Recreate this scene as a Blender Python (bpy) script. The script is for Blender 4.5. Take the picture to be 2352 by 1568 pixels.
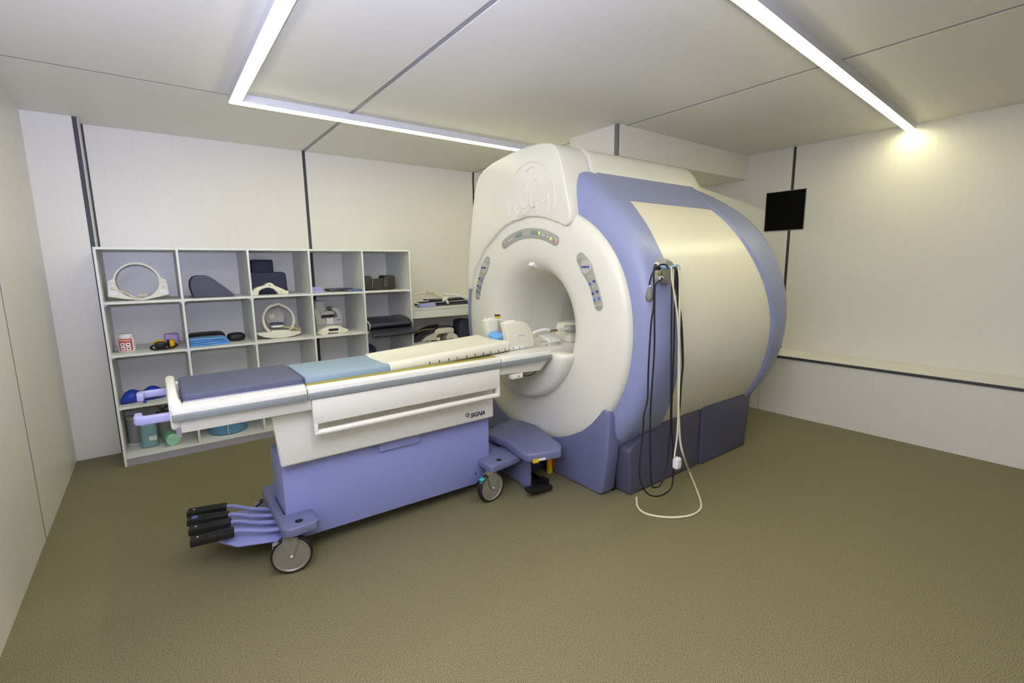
import bpy, bmesh, math, random
from math import sin, cos, pi, radians, sqrt, atan2
from mathutils import Vector, Matrix
random.seed(7)
for _o in list(bpy.data.objects): bpy.data.objects.remove(_o)
scene = bpy.context.scene
COL = scene.collection

# ------------------------------------------------------------------ camera
YAW, PITCH, ROLL, FPX = 0.642325, 0.158383, 0.013270, 1089.637
CAM = Vector((0.0, 0.0, 1.55))
_f = Vector((sin(YAW)*cos(PITCH), cos(YAW)*cos(PITCH), -sin(PITCH)))
_r = Vector((cos(YAW), -sin(YAW), 0.0))
_d = _f.cross(_r)
RIGHT = cos(ROLL)*_r + sin(ROLL)*_d
DOWN = -sin(ROLL)*_r + cos(ROLL)*_d
FWD = _f
cam_data = bpy.data.cameras.new('camera'); cam = bpy.data.objects.new('camera', cam_data); COL.objects.link(cam)
cam_data.sensor_width = 36.0; cam_data.sensor_fit = 'HORIZONTAL'; cam_data.lens = FPX/2352*36.0
cam_data.clip_start = 0.02; cam_data.clip_end = 60
mw = Matrix((RIGHT, -DOWN, -FWD)).transposed().to_4x4(); mw.translation = CAM
cam.matrix_world = mw
scene.camera = cam

def at(px, py, ax, val):
    """photo pixel -> point where its ray meets the plane ax = val"""
    d = FWD + RIGHT*((px-1176)/FPX) + DOWN*((py-784)/FPX)
    i = 'xyz'.index(ax)
    return CAM + d*((val-CAM[i])/d[i])

# ------------------------------------------------------------------ light, exposure
world = bpy.data.worlds.new('world'); scene.world = world; world.use_nodes = True
world.node_tree.nodes['Background'].inputs[0].default_value = (0.5, 0.5, 0.55, 1)
world.node_tree.nodes['Background'].inputs[1].default_value = 0.02
scene.view_settings.view_transform = 'Standard'
scene.view_settings.look = 'None'
scene.view_settings.gamma = 1.0
scene.view_settings.use_curve_mapping = False
scene.view_settings.exposure = 0.0
LED_STRENGTH = 26.0          # diffuser emission of the ceiling strips
LED_COLOR = (1.0, 0.965, 0.60)

# the photographer's flash, tilted up at the ceiling just behind the camera
_fl = bpy.data.lights.new('bounce_flash', 'SPOT'); _fl.energy = 560.0; _fl.color = (0.64, 0.67, 1.0)
_fl.spot_size = radians(168); _fl.spot_blend = 0.9; _fl.shadow_soft_size = 0.06
_fo = bpy.data.objects.new('bounce_flash', _fl); COL.objects.link(_fo)
_fo.location = (-0.02, -0.12, 1.72); _fo.rotation_euler = Vector((-0.22, 0.54, 0.82)).to_track_quat('-Z', 'Y').to_euler()

# ------------------------------------------------------------------ materials
def lin(c):
    return tuple(((v/255)/12.92 if v/255 <= 0.04045 else ((v/255+0.055)/1.055)**2.4) for v in c)
MATS = {}
def mat(name, rgb, rough=0.5, metal=0.0, var=0.04, scale=(20, 20, 20), detail=3.0, bump=0.0, bscale=200.0, spec=0.5,
        emit=None, alpha=1.0, trans=0.0, coat=0.0, speck=None):
    if name in MATS: return MATS[name]
    m = bpy.data.materials.new(name); m.use_nodes = True
    nt = m.node_tree; b = nt.nodes['Principled BSDF']
    c = lin(rgb)
    tc = nt.nodes.new('ShaderNodeTexCoord')
    if var > 0:
        mp = nt.nodes.new('ShaderNodeMapping'); mp.inputs['Scale'].default_value = scale
        nt.links.new(tc.outputs['Object'], mp.inputs['Vector'])
        n = nt.nodes.new('ShaderNodeTexNoise'); n.inputs['Scale'].default_value = 1.0; n.inputs['Detail'].default_value = detail
        nt.links.new(mp.outputs[0], n.inputs['Vector'])
        r = nt.nodes.new('ShaderNodeValToRGB')
        r.color_ramp.elements[0].position = 0.3; r.color_ramp.elements[1].position = 0.7
        lo = tuple(max(0, v*(1-var)) for v in c); hi = tuple(min(1, v*(1+var)) for v in c)
        r.color_ramp.elements[0].color = (*lo, 1); r.color_ramp.elements[1].color = (*hi, 1)
        nt.links.new(n.outputs['Fac'], r.inputs['Fac'])
        out = r.outputs['Color']
        if speck:
            n2 = nt.nodes.new('ShaderNodeTexNoise'); n2.inputs['Scale'].default_value = speck[0]; n2.inputs['Detail'].default_value = 2.0
            nt.links.new(tc.outputs['Object'], n2.inputs['Vector'])
            r2 = nt.nodes.new('ShaderNodeValToRGB')
            r2.color_ramp.elements[0].position = 0.35; r2.color_ramp.elements[1].position = 0.65
            r2.color_ramp.elements[0].color = (*lin(speck[1]), 1); r2.color_ramp.elements[1].color = (*lin(speck[2]), 1)
            nt.links.new(n2.outputs['Fac'], r2.inputs['Fac'])
            mx = nt.nodes.new('ShaderNodeMix'); mx.data_type = 'RGBA'; mx.inputs['Factor'].default_value = speck[3]
            nt.links.new(out, mx.inputs[6]); nt.links.new(r2.outputs['Color'], mx.inputs[7])
            out = mx.outputs[2]
        nt.links.new(out, b.inputs['Base Color'])
    else:
        b.inputs['Base Color'].default_value = (*c, 1)
    b.inputs['Roughness'].default_value = rough
    b.inputs['Metallic'].default_value = metal
    b.inputs['Specular IOR Level'].default_value = spec
    if coat: b.inputs['Coat Weight'].default_value = coat; b.inputs['Coat Roughness'].default_value = 0.15
    if bump > 0:
        nb = nt.nodes.new('ShaderNodeTexNoise'); nb.inputs['Scale'].default_value = bscale; nb.inputs['Detail'].default_value = 2.0
        nt.links.new(tc.outputs['Object'], nb.inputs['Vector'])
        bp = nt.nodes.new('ShaderNodeBump'); bp.inputs['Strength'].default_value = bump; bp.inputs['Distance'].default_value = 0.002
        nt.links.new(nb.outputs['Fac'], bp.inputs['Height']); nt.links.new(bp.outputs['Normal'], b.inputs['Normal'])
    if emit:
        b.inputs['Emission Color'].default_value = (*emit[0], 1); b.inputs['Emission Strength'].default_value = emit[1]
    if alpha < 1: b.inputs['Alpha'].default_value = alpha
    if trans: b.inputs['Transmission Weight'].default_value = trans; b.inputs['IOR'].default_value = 1.2
    MATS[name] = m
    return m

M_WALL = mat('wall_laminate', (231, 228, 219), 0.34, var=0.014, scale=(60, 60, 1.2), detail=4, spec=0.35)
M_CEIL = mat('ceiling_laminate', (235, 233, 227), 0.5, var=0.02, scale=(1.5, 50, 50), detail=4, spec=0.3)
M_SEAM = mat('seam_grey', (62, 64, 72), 0.55, var=0.03)
M_CSEAM = mat('ceiling_seam', (120, 120, 124), 0.5, var=0.03)
M_FLOOR = mat('floor_vinyl', (118, 112, 82), 0.55, var=0.05, scale=(3, 3, 3), spec=0.3, bump=0.02, bscale=500,
              speck=(260.0, (68, 63, 41), (158, 151, 115), 0.75))
M_LED = mat('led_diffuser', (255, 255, 255), 0.5, var=0, emit=(LED_COLOR, LED_STRENGTH))
M_ALU = mat('led_profile', (214, 214, 220), 0.45, var=0.02)
M_CREAM = mat('scanner_cream', (228, 226, 214), 0.32, var=0.012, scale=(3, 3, 3), bump=0.03, bscale=500)
M_YCREAM = mat('scanner_side_cream', (235, 231, 214), 0.3, var=0.012, scale=(3, 3, 3), bump=0.03, bscale=500)
M_BLUE = mat('scanner_blue', (143, 150, 190), 0.36, var=0.03, scale=(120, 120, 120), bump=0.08, bscale=600)
M_BASE = mat('scanner_base_blue', (80, 80, 104), 0.45, var=0.03, scale=(100, 100, 100), bump=0.1, bscale=600)
M_DOCK = mat('dock_blue', (113, 116, 154), 0.4, var=0.03, scale=(120, 120, 120), bump=0.08, bscale=600)
M_WHITE = mat('table_white', (234, 232, 222), 0.35, var=0.01, scale=(4, 4, 4))
M_WHITE2 = mat('apron_white', (214, 211, 200), 0.4, var=0.01, scale=(4, 4, 4))
M_PURPLE = mat('table_purple', (146, 152, 208), 0.42, var=0.03, scale=(150, 150, 150), bump=0.08, bscale=700)
M_LAV = mat('handle_lavender', (166, 166, 214), 0.4, var=0.02)
M_GREY = mat('rail_grey', (136, 143, 144), 0.4, var=0.02)
M_OLIVE = mat('olive_strip', (160, 150, 50), 0.35, var=0.02)
M_PANELGREY = mat('control_grey', (166, 166, 158), 0.4, var=0.02)
M_BTN = mat('button_grey', (188, 188, 180), 0.4, var=0.02)
M_BTNBLUE = mat('button_blue', (88, 120, 205), 0.35, var=0.02)
M_BTNNAVY = mat('button_navy', (66, 72, 150), 0.35, var=0.02)
M_RED = mat('red_mark', (196, 60, 40), 0.4, var=0.02)
M_YEL = mat('yellow_label', (228, 190, 20), 0.45, var=0.02)
M_LCD = mat('display_dark', (132, 150, 150), 0.2, var=0.02)
M_DIGIT = mat('display_digit', (220, 235, 60), 0.4, var=0, emit=((0.75, 0.9, 0.1), 0.8))
M_BLACK = mat('black_plastic', (20, 20, 22), 0.5, var=0.05)
M_RUBBER = mat('black_rubber', (24, 24, 26), 0.6, var=0.05)
M_STEEL = mat('wheel_metal', (150, 145, 130), 0.36, metal=0.35, var=0.05, scale=(8, 8, 8))
M_TEAL = mat('teal_plastic', (60, 190, 180), 0.4, var=0.02)
M_INK = mat('navy_ink', (38, 40, 66), 0.5, var=0)
M_LABEL = mat('white_label', (235, 235, 236), 0.5, var=0.01)
M_PADDARK = mat('pad_slate', (80, 84, 110), 0.6, var=0.05, scale=(30, 30, 30), bump=0.1, bscale=300)
M_PADBLUE = mat('pad_light_blue', (136, 158, 176), 0.55, var=0.03, scale=(30, 30, 30), bump=0.05, bscale=300)
M_PADLAV = mat('foam_lavender', (158, 160, 208), 0.75, var=0.04, scale=(60, 60, 60), bump=0.1, bscale=300)
M_NAVY = mat('fabric_navy', (52, 54, 76), 0.7, var=0.08, scale=(30, 30, 30), bump=0.15, bscale=300)
M_CHAR = mat('fabric_charcoal', (80, 80, 100), 0.7, var=0.08, scale=(30, 30, 30), bump=0.15, bscale=300)
M_BROWN = mat('leather_brown', (54, 48, 48), 0.5, var=0.08, scale=(30, 30, 30), bump=0.15, bscale=200)
M_VINYL = mat('vinyl_black', (44, 46, 58), 0.35, var=0.08, scale=(30, 30, 30), bump=0.08, bscale=200)
M_TRIM = mat('trim_grey_white', (178, 176, 188), 0.45, var=0.02)
M_COIL = mat('coil_cream', (224, 221, 203), 0.4, var=0.02)
M_COILG = mat('coil_grey', (192, 190, 178), 0.45, var=0.02)
M_SHELF = mat('shelf_laminate', (226, 228, 222), 0.42, var=0.015, scale=(4, 40, 40))
M_PLINTH = mat('shelf_plinth', (158, 158, 164), 0.5, var=0.03)
M_CLOTH = mat('blue_cloth', (112, 172, 232), 0.8, var=0.05, scale=(60, 60, 60), bump=0.2, bscale=400)
M_COBALT = mat('cobalt_cushion', (26, 56, 176), 0.45, var=0.05, bump=0.05)
M_JUG = mat('teal_jug', (124, 158, 162), 0.35, var=0.03)
M_MINT = mat('mint_plastic', (128, 190, 158), 0.45, var=0.03)
M_MINT2 = mat('mint_lid', (154, 208, 172), 0.45, var=0.03)
M_BASIN = mat('blue_basin', (92, 142, 178), 0.4, var=0.03)
M_DRUM = mat('grey_drum', (158, 156, 152), 0.5, var=0.03)
M_YELLOW = mat('earmuff_yellow', (224, 178, 12), 0.4, var=0.03)
M_LILAC = mat('lilac_wrap', (180, 156, 204), 0.4, var=0.08, scale=(40, 40, 40))
M_BULB = mat('bulb_grey', (122, 122, 120), 0.5, var=0.03)
M_HOOK = mat('hook_blue', (134, 164, 204), 0.4, var=0.03)
M_BOXG = mat('connector_grey', (150, 152, 142), 0.4, var=0.03)
M_CABW = mat('cable_cream', (226, 222, 192), 0.4, var=0.02)
M_CABG = mat('cable_yellow', (206, 190, 110), 0.4, var=0.02)
M_GLASS = mat('clear_plastic', (222, 230, 226), 0.1, var=0, trans=0.85, alpha=1.0)
M_MESH = mat('black_mesh', (14, 13, 12), 0.85, var=0.2, scale=(200, 200, 200), spec=0.1)
M_BRASS = mat('brass', (170, 150, 90), 0.35, metal=0.7, var=0.03)
M_LEAF = mat('dried_leaf', (70, 74, 44), 0.6, var=0.1)

# ------------------------------------------------------------------ raw mesh helpers: a raw mesh is (verts, faces)
def join(*raws):
    V, Fc = [], []
    for v, f in raws:
        o = len(V); V += [tuple(p) for p in v]; Fc += [tuple(i+o for i in q) for q in f]
    return V, Fc
def xf(raw, m):
    return [tuple(m @ Vector(p)) for p in raw[0]], raw[1]
def mv(raw, x, y, z): return xf(raw, Matrix.Translation((x, y, z)))
def rot(raw, ax, deg, c=(0, 0, 0)):
    c = Vector(c)
    return xf(raw, Matrix.Translation(c) @ Matrix.Rotation(radians(deg), 4, ax.upper()) @ Matrix.Translation(-c))
def bev(raw, off, seg=2, ang=25):
    bm = bmesh.new(); vs = [bm.verts.new(p) for p in raw[0]]
    for f in raw[1]:
        try: bm.faces.new([vs[i] for i in f])
        except ValueError: pass
    bmesh.ops.remove_doubles(bm, verts=bm.verts, dist=1e-6)
    bmesh.ops.recalc_face_normals(bm, faces=bm.faces)
    es = [e for e in bm.edges if len(e.link_faces) == 2 and e.calc_face_angle(0) > radians(ang)]
    if off > 0: bmesh.ops.bevel(bm, geom=es, offset=off, segments=seg, profile=0.5, affect='EDGES', clamp_overlap=True)
    bm.verts.index_update()
    out = [tuple(v.co) for v in bm.verts], [tuple(v.index for v in f.verts) for f in bm.faces]
    bm.free(); return out
def box(x0, x1, y0, y1, z0, z1, b=0.0, seg=2):
    v = [(x, y, z) for x in (x0, x1) for y in (y0, y1) for z in (z0, z1)]
    f = [(0, 1, 3, 2), (4, 6, 7, 5), (0, 4, 5, 1), (2, 3, 7, 6), (0, 2, 6, 4), (1, 5, 7, 3)]
    return bev((v, f), b, seg) if b else (v, f)
def prism(poly, ax, a0, a1, b=0.0, seg=2, ang=25):
    """poly of 2D points in the two remaining axes (x,y,z order), extruded along ax"""
    def P(p, a):
        return {'x': (a, p[0], p[1]), 'y': (p[0], a, p[1]), 'z': (p[0], p[1], a)}[ax]
    n = len(poly)
    v = [P(p, a0) for p in poly]+[P(p, a1) for p in poly]
    f = [tuple(range(n)), tuple(range(2*n-1, n-1, -1))]+[(i, i+n, (i+1) % n+n, (i+1) % n) for i in range(n)]
    return bev((v, f), b, seg, ang)
def smooth_path(pts, n=8, closed=False):
    P = [Vector(p) for p in pts]; out = []
    m = len(P)
    for i in range(m if closed else m-1):
        p0 = P[(i-1) % m] if closed or i > 0 else P[0]*2-P[1]
        p1 = P[i]; p2 = P[(i+1) % m]
        p3 = P[(i+2) % m] if closed or i+2 < m else P[-1]*2-P[-2]
        for k in range(n):
            t = k/n
            out.append(0.5*((2*p1)+(p2-p0)*t+(2*p0-5*p1+4*p2-p3)*t*t+(3*p1-p0-3*p2+p3)*t**3))
    if not closed: out.append(P[-1])
    return out
def tube(pts, r, res=8, n=8, smooth=True, closed=False, flat=None):
    """round tube; r number or function of 0..1; flat=(u,w): elliptical section"""
    P = smooth_path(pts, n, closed) if smooth else [Vector(p) for p in pts]
    m = len(P); V, Fc = [], []
    t0 = (P[1]-P[0]).normalized()
    up = Vector((0, 0, 1)) if abs(t0.z) < 0.9 else Vector((0, 1, 0))
    nrm = (up-t0*up.dot(t0)).normalized()
    for i in range(m):
        if closed: t = (P[(i+1) % m]-P[(i-1) % m]).normalized()
        else: t = (P[min(i+1, m-1)]-P[max(i-1, 0)]).normalized()
        nrm = (nrm-t*nrm.dot(t)).normalized(); bn = t.cross(nrm)
        rr = r(i/(m-1)) if callable(r) else r
        a, bb = (rr, rr) if flat is None else (rr*flat[0], rr*flat[1])
        for k in range(res):
            q = 2*pi*k/res
            V.append(tuple(P[i]+nrm*(a*cos(q))+bn*(bb*sin(q))))
    for i in range(m if closed else m-1):
        j = (i+1) % m
        for k in range(res):
            l = (k+1) % res
            Fc.append((i*res+k, i*res+l, j*res+l, j*res+k))
    if not closed:
        Fc.append(tuple(range(res-1, -1, -1))); Fc.append(tuple((m-1)*res+k for k in range(res)))
    return V, Fc
def lathe(prof, seg=32, ax='z', c=(0, 0, 0), a0=0, a1=360, caps=True):
    """prof: (r, h) list revolved about axis ax through c"""
    full = abs(a1-a0) >= 359.9
    ns = seg if full else seg+1
    V, Fc = [], []
    for r, h in prof:
        for k in range(ns):
            a = radians(a0+(a1-a0)*k/seg)
            u, w = r*cos(a), r*sin(a)
            p = {'z': (u, w, h), 'x': (h, u, w), 'y': (u, h, w)}[ax]
            V.append((p[0]+c[0], p[1]+c[1], p[2]+c[2]))
    for i in range(len(prof)-1):
        for k in range(seg):
            l = (k+1) % ns
            Fc.append((i*ns+k, i*ns+l, (i+1)*ns+l, (i+1)*ns+k))
    if caps and full:
        Fc.append(tuple(range(ns-1, -1, -1))); Fc.append(tuple((len(prof)-1)*ns+k for k in range(ns)))
    return V, Fc
def loft(rings, caps=True, closed=True):
    n = len(rings[0]); V, Fc = [], []
    for r in rings: V += [tuple(p) for p in r]
    for i in range(len(rings)-1):
        for k in range(n if closed else n-1):
            l = (k+1) % n
            Fc.append((i*n+k, i*n+l, (i+1)*n+l, (i+1)*n+k))
    if caps:
        Fc.append(tuple(range(n-1, -1, -1))); Fc.append(tuple((len(rings)-1)*n+k for k in range(n)))
    return V, Fc
def sheet(P, t, closed_v=False):
    """solid shell from a grid of points P[i][j], offset by -t along its normals"""
    nu, nv = len(P), len(P[0]); G = [[Vector(p) for p in row] for row in P]; Q = []
    for i in range(nu):
        row = []
        for j in range(nv):
            du = G[min(i+1, nu-1)][j]-G[max(i-1, 0)][j]
            dv = (G[i][(j+1) % nv]-G[i][(j-1) % nv]) if closed_v else (G[i][min(j+1, nv-1)]-G[i][max(j-1, 0)])
            n = du.cross(dv); n = n.normalized() if n.length > 1e-9 else Vector((0, 0, 1))
            row.append(G[i][j]-n*t)
        Q.append(row)
    V = [tuple(p) for r in G for p in r]+[tuple(p) for r in Q for p in r]; o = nu*nv; Fc = []
    nj = nv if closed_v else nv-1
    for i in range(nu-1):
        for j in range(nj):
            k = (j+1) % nv
            a, b, c, d = i*nv+j, i*nv+k, (i+1)*nv+k, (i+1)*nv+j
            Fc.append((a, b, c, d)); Fc.append((d+o, c+o, b+o, a+o))
    for j in range(nj):
        k = (j+1) % nv
        Fc.append((j, j+o, k+o, k)); e = (nu-1)*nv
        Fc.append((e+k, e+k+o, e+j+o, e+j))
    if not closed_v:
        for i in range(nu-1):
            a, d = i*nv, (i+1)*nv; Fc.append((d, d+o, a+o, a))
            a, d = i*nv+nv-1, (i+1)*nv+nv-1; Fc.append((a, a+o, d+o, d))
    return V, Fc
def sgnp(v, e): return math.copysign(abs(v)**e, v)
def blob(c, s, e1=0.5, e2=0.5, nu=16, nv=24):
    """superellipsoid: centre c, half sizes s; small e = boxy"""
    V, Fc = [], []
    for i in range(nu+1):
        a = -pi/2+pi*i/nu
        for j in range(nv):
            b = 2*pi*j/nv
            V.append((c[0]+s[0]*sgnp(cos(a), e1)*sgnp(cos(b), e2), c[1]+s[1]*sgnp(cos(a), e1)*sgnp(sin(b), e2), c[2]+s[2]*sgnp(sin(a), e1)))
    for i in range(nu):
        for j in range(nv):
            k = (j+1) % nv
            Fc.append((i*nv+j, i*nv+k, (i+1)*nv+k, (i+1)*nv+j))
    return V, Fc
def cyl(p, q, r, seg=16, b=0.0):
    p, q = Vector(p), Vector(q); t = (q-p); L = t.length
    raw = lathe([(r, 0), (r, L)], seg)
    if b: raw = bev(raw, b, 2, 40)
    m = Matrix.Translation(p) @ t.to_track_quat('Z', 'Y').to_matrix().to_4x4()
    return xf(raw, m)
def text_raw(s, size, depth=0.0006, shear=0.0, bold=0.0):
    cu = bpy.data.curves.new('txt', 'FONT'); cu.body = s; cu.size = size; cu.extrude = depth; cu.shear = shear; cu.offset = bold
    cu.align_x = 'CENTER'; cu.align_y = 'CENTER'; cu.resolution_u = 3
    o = bpy.data.objects.new('txt', cu); COL.objects.link(o)
    dg = bpy.context.evaluated_depsgraph_get(); me = bpy.data.meshes.new_from_object(o.evaluated_get(dg))
    raw = [tuple(v.co) for v in me.vertices], [tuple(p.vertices) for p in me.polygons]
    bpy.data.objects.remove(o); bpy.data.curves.remove(cu); bpy.data.meshes.remove(me)
    return raw
def face_y(raw, x, y, z):       # text laid in the xy plane -> standing, facing -y
    return mv(rot(raw, 'x', 90), x, y, z)
def face_x(raw, x, y, z):       # facing -x (reads from the table side)
    return mv(rot(rot(raw, 'x', 90), 'z', -90), x, y, z)

# ------------------------------------------------------------------ objects
def mk(name, raw, m, parent=None, label=None, angle=35, cat=None, group=None, kind=None):
    V, Fc = raw
    xs = [p[0] for p in V]; ys = [p[1] for p in V]; zs = [p[2] for p in V]
    c = Vector(((min(xs)+max(xs))/2, (min(ys)+max(ys))/2, min(zs)))
    me = bpy.data.meshes.new(name)
    me.from_pydata([(p[0]-c.x, p[1]-c.y, p[2]-c.z) for p in V], [], Fc)
    bm = bmesh.new(); bm.from_mesh(me)
    bmesh.ops.remove_doubles(bm, verts=bm.verts, dist=1e-6)
    bmesh.ops.recalc_face_normals(bm, faces=bm.faces); bm.to_mesh(me); bm.free()
    me.polygons.foreach_set('use_smooth', [True]*len(me.polygons))
    me.set_sharp_from_angle(angle=radians(angle))
    me.materials.append(m)
    o = bpy.data.objects.new(name, me); COL.objects.link(o)
    if parent:
        o.parent = parent
        pw = WORLD_POS.get(parent, Vector((0, 0, 0)))
        o.location = c-pw; WORLD_POS[o] = c
    else:
        o.location = c; WORLD_POS[o] = c
    if label: o['label'] = label
    if cat: o['category'] = cat
    if group: o['group'] = group
    if kind: o['kind'] = kind
    return o
WORLD_POS = {}
def thing(name, label, cat, loc, group=None, kind=None):
    o = bpy.data.objects.new(name, None); COL.objects.link(o); o.empty_display_size = 0.05
    o.location = loc; WORLD_POS[o] = Vector(loc); o['label'] = label
    if cat: o['category'] = cat
    if group: o['group'] = group
    if kind: o['kind'] = kind
    return o

# ================================================================== the room
XL, XR, YB, YF, ZC = -0.66, 5.50, 5.37, -2.2, 2.735
def struct(name, raw, m, label, parent=None): return mk(name, raw, m, parent, label, kind='structure' if parent is None else None)
struct('floor', box(XL-0.1, XR+0.1, YF-0.1, YB+0.1, -0.1, 0.0), M_FLOOR, 'speckled olive grey vinyl floor of the scanner room')
# ceiling: grey backing with laminate panels leaving narrow joints
ce = struct('ceiling', box(XL-0.1, XR+0.1, YF-0.1, YB+0.1, ZC+0.012, ZC+0.1), M_CSEAM, 'pale laminate panelled ceiling with narrow grey joints')
G = 0.018
cx = [XL, 1.37, 3.43, XR]
for i in range(3):
    x0 = cx[i]+(G if i else 0); x1 = cx[i+1]-(G if i < 2 else 0)
    ys = [YF, 3.955, YB] if i == 0 else [YF, YB]
    for j in range(len(ys)-1):
        y0 = ys[j]+(0.007 if j else 0); y1 = ys[j+1]-(0.007 if j < len(ys)-2 else 0)
        mk('ceiling_panel', box(x0, x1, y0, y1, ZC, ZC+0.012), M_CEIL, ce)
for x in (1.37, 3.43):      # joint strips, set back a little
    mk('joint_strip', box(x-0.010, x+0.010, YF, YB, ZC+0.003, ZC+0.012), M_PLINTH, ce)
mk('joint_strip', box(XL, 1.352, 3.9482, 3.9618, ZC+0.0008, ZC+0.012), M_SEAM, ce)
# back wall
wb = struct('wall_back', box(XL-0.1, XR+0.1, YB+0.012, YB+0.1, 0, ZC+0.01), M_SEAM, 'pale wood grain laminate wall behind the open shelving')
for x0, x1 in ((-0.325, 1.357), (1.388, 3.415), (3.446, XR)):
    mk('wall_panel', box(x0, x1, YB, YB+0.012, 0.0, ZC), M_WALL, wb)
mk('wall_panel', box(XL, -0.372, 5.15, YB+0.012, 0.0, ZC), M_WALL, wb)                 # pier standing proud at the corner
mk('edge_strip', box(-0.372, -0.345, 5.152, 5.19, 0.0, ZC), M_SEAM, wb, 'dark grey vertical edge strip')
mk('edge_strip', box(-0.345, -0.339, 5.19, YB+0.012, 0.0, ZC), M_WALL, wb)
# left wall
wl = struct('wall_left', box(XL-0.1, XL-0.012, YF-0.1, YB, 0, ZC+0.01), M_SEAM, 'plain pale laminate wall beside the pedal end of the table')
for y0, y1 in ((YF, 1.645), (1.665, 3.70), (3.72, 5.15)):
    mk('wall_panel', box(XL-0.012, XL, y0, y1, 0.0, ZC), M_WALL, wl)
for y in (1.655, 3.71): mk('joint_strip', box(XL-0.012, XL-0.0008, y-0.0098, y+0.0098, 0.0, ZC), M_SEAM, wl)
# right wall above the ledge
wr = struct('wall_right', box(XR+0.012, XR+0.1, YF-0.1, YB, 0, ZC+0.01), M_SEAM, 'pale laminate wall with a ledge and a black square panel')
for y0, y1 in ((YF, 0.32), (0.35, 2.36), (2.392, 4.40), (4.43, YB)):
    mk('wall_panel', box(XR, XR+0.012, y0, y1, 0.61, ZC), M_WALL, wr)
# wall behind the camera
wf = struct('wall_front', box(XL-0.1, XR+0.1, YF-0.1, YF-0.012, 0, ZC+0.01), M_SEAM, 'pale laminate wall opposite the shelving')
for x0, x1 in ((XL, 1.355), (1.385, 3.415), (3.445, XR)):
    mk('wall_panel', box(x0, x1, YF-0.012, YF, 0.0, ZC), M_WALL, wf)
# ledge along the right wall
lg = thing('trim_1', 'low boxed ledge with a dark front edge along the right wall', None, (5.25, 1.5, 0), kind='structure')
mk('front_panel', box(5.04, 5.06, YF, 2.352, 0.0, 0.585), M_WALL, lg)
mk('front_panel', box(5.04, 5.06, 2.356, YB-0.004, 0.0, 0.585), M_WALL, lg)
mk('top_board', box(5.045, XR-0.001, YF, YB-0.004, 0.59, 0.61), M_WALL, lg)
mk('edge_strip', box(5.03, 5.045, YF, YB-0.004, 0.585, 0.607), M_SEAM, lg, 'dark grey edge strip')
# boxed duct under the ceiling above the scanner
du = thing('trim_2', 'boxed duct hanging from the ceiling above the scanner', None, (4.4, 3.15, 2.45), kind='structure')
mk('front_panel', box(3.33, XR-0.002, 2.87, 2.886, 2.475, ZC-0.001), M_WALL, du)
mk('end_panel', box(3.30, 3.316, 2.905, 3.45, 2.475, ZC-0.001), M_WALL, du)
mk('corner_strip', box(3.304, 3.33, 2.874, 2.905, 2.475, ZC-0.001), M_CSEAM, du, 'grey corner strip')
mk('back_panel', box(3.316, XR-0.002, 3.435, 3.45, 2.475, ZC-0.001), M_WALL, du)
mk('bottom_panel', box(3.316, XR-0.002, 2.886, 3.435, 2.475, 2.49), M_CEIL, du)

# ------------------------------------------------------------------ ceiling lights
ZL = 2.68
l1 = thing('ceiling_light', 'L-shaped white strip light turning a corner above the shelving', 'light', (0.58, 3.92, ZL))
mk('housing', prism([(0.543, -1.2), (0.617, -1.2), (0.617, 3.878), (5.30, 3.878), (5.30, 3.954), (0.543, 3.954)], 'z', ZL+0.004, ZC-0.0005), M_ALU, l1)
mk('diffuser', prism([(0.551, -1.19), (0.609, -1.19), (0.609, 3.886), (5.29, 3.886), (5.29, 3.946), (0.551, 3.946)], 'z', ZL-0.002, ZL+0.004), M_LED, l1)
l2 = thing('ceiling_light', 'straight white strip light running to the ledge wall', 'light', (3.2, 1.25, ZL))
def skew(raw): return rot(raw, 'z', 3.6, (5.47, 1.415, 0))
mk('housing', skew(box(1.2, 5.472, 1.378, 1.452, ZL+0.004, ZC-0.0005)), M_ALU, l2)
mk('diffuser', skew(box(1.21, 5.47, 1.386, 1.444, ZL-0.002, ZL+0.004)), M_LED, l2)

# black square panel let into the right wall
bp = thing('wall_grille', 'square black mesh panel on the wall joint above the ledge', 'grille', (XR-0.01, 2.43, 1.89))
mk('mesh_panel', box(XR-0.012, XR-0.0005, 2.235, 2.63, 1.89, 2.295, 0.002), M_MESH, bp)
fr = join(box(XR-0.009, XR-0.0005, 2.229, 2.235, 1.884, 2.301), box(XR-0.009, XR-0.0005, 2.63, 2.636, 1.884, 2.301),
          box(XR-0.009, XR-0.0005, 2.235, 2.63, 1.884, 1.89), box(XR-0.009, XR-0.0005, 2.235, 2.63, 2.295, 2.301))
mk('frame', fr, M_PLINTH, bp)

# ================================================================== the scanner
AY, AZ = 2.80, 1.10            # bore axis
mri = thing('mri_scanner', 'large cream and blue MRI scanner with a round open bore', 'scanner', (3.2, AY, 0.0))
def lerp_tab(tab, x):
    if x <= tab[0][0]: return tab[0][1]
    for (a, b), (c, d) in zip(tab, tab[1:]):
        if x <= c: return b+(d-b)*(x-a)/(c-a)
    return tab[-1][1]
def pol(x, th, r): return (x, AY-r*sin(th), AZ+r*cos(th))      # th from the top towards the near side (-y)
def r_face(th, n=2.15, rz=0.872):
    ry = 0.91+0.025*max(-1, min(1, 2.5*sin(th)))
    return 1.0/((abs(sin(th))/ry)**n+(abs(cos(th))/rz)**n)**(1/n)
def r_out(th):
    t = abs((th+pi) % (2*pi)-pi)
    if t > radians(34.3): return 1.068
    # straight fairing from (dy .6, dz .884) up to (dy .4, dz 1.06), flat above it
    dy, dz = sin(t), cos(t)
    k = (1.06-0.884)/(0.4-0.602)
    r1 = (0.884-k*0.602)/(dz-k*dy)
    r2 = 1.06/max(dz, 0.2)
    return min(r1, r2)
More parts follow.
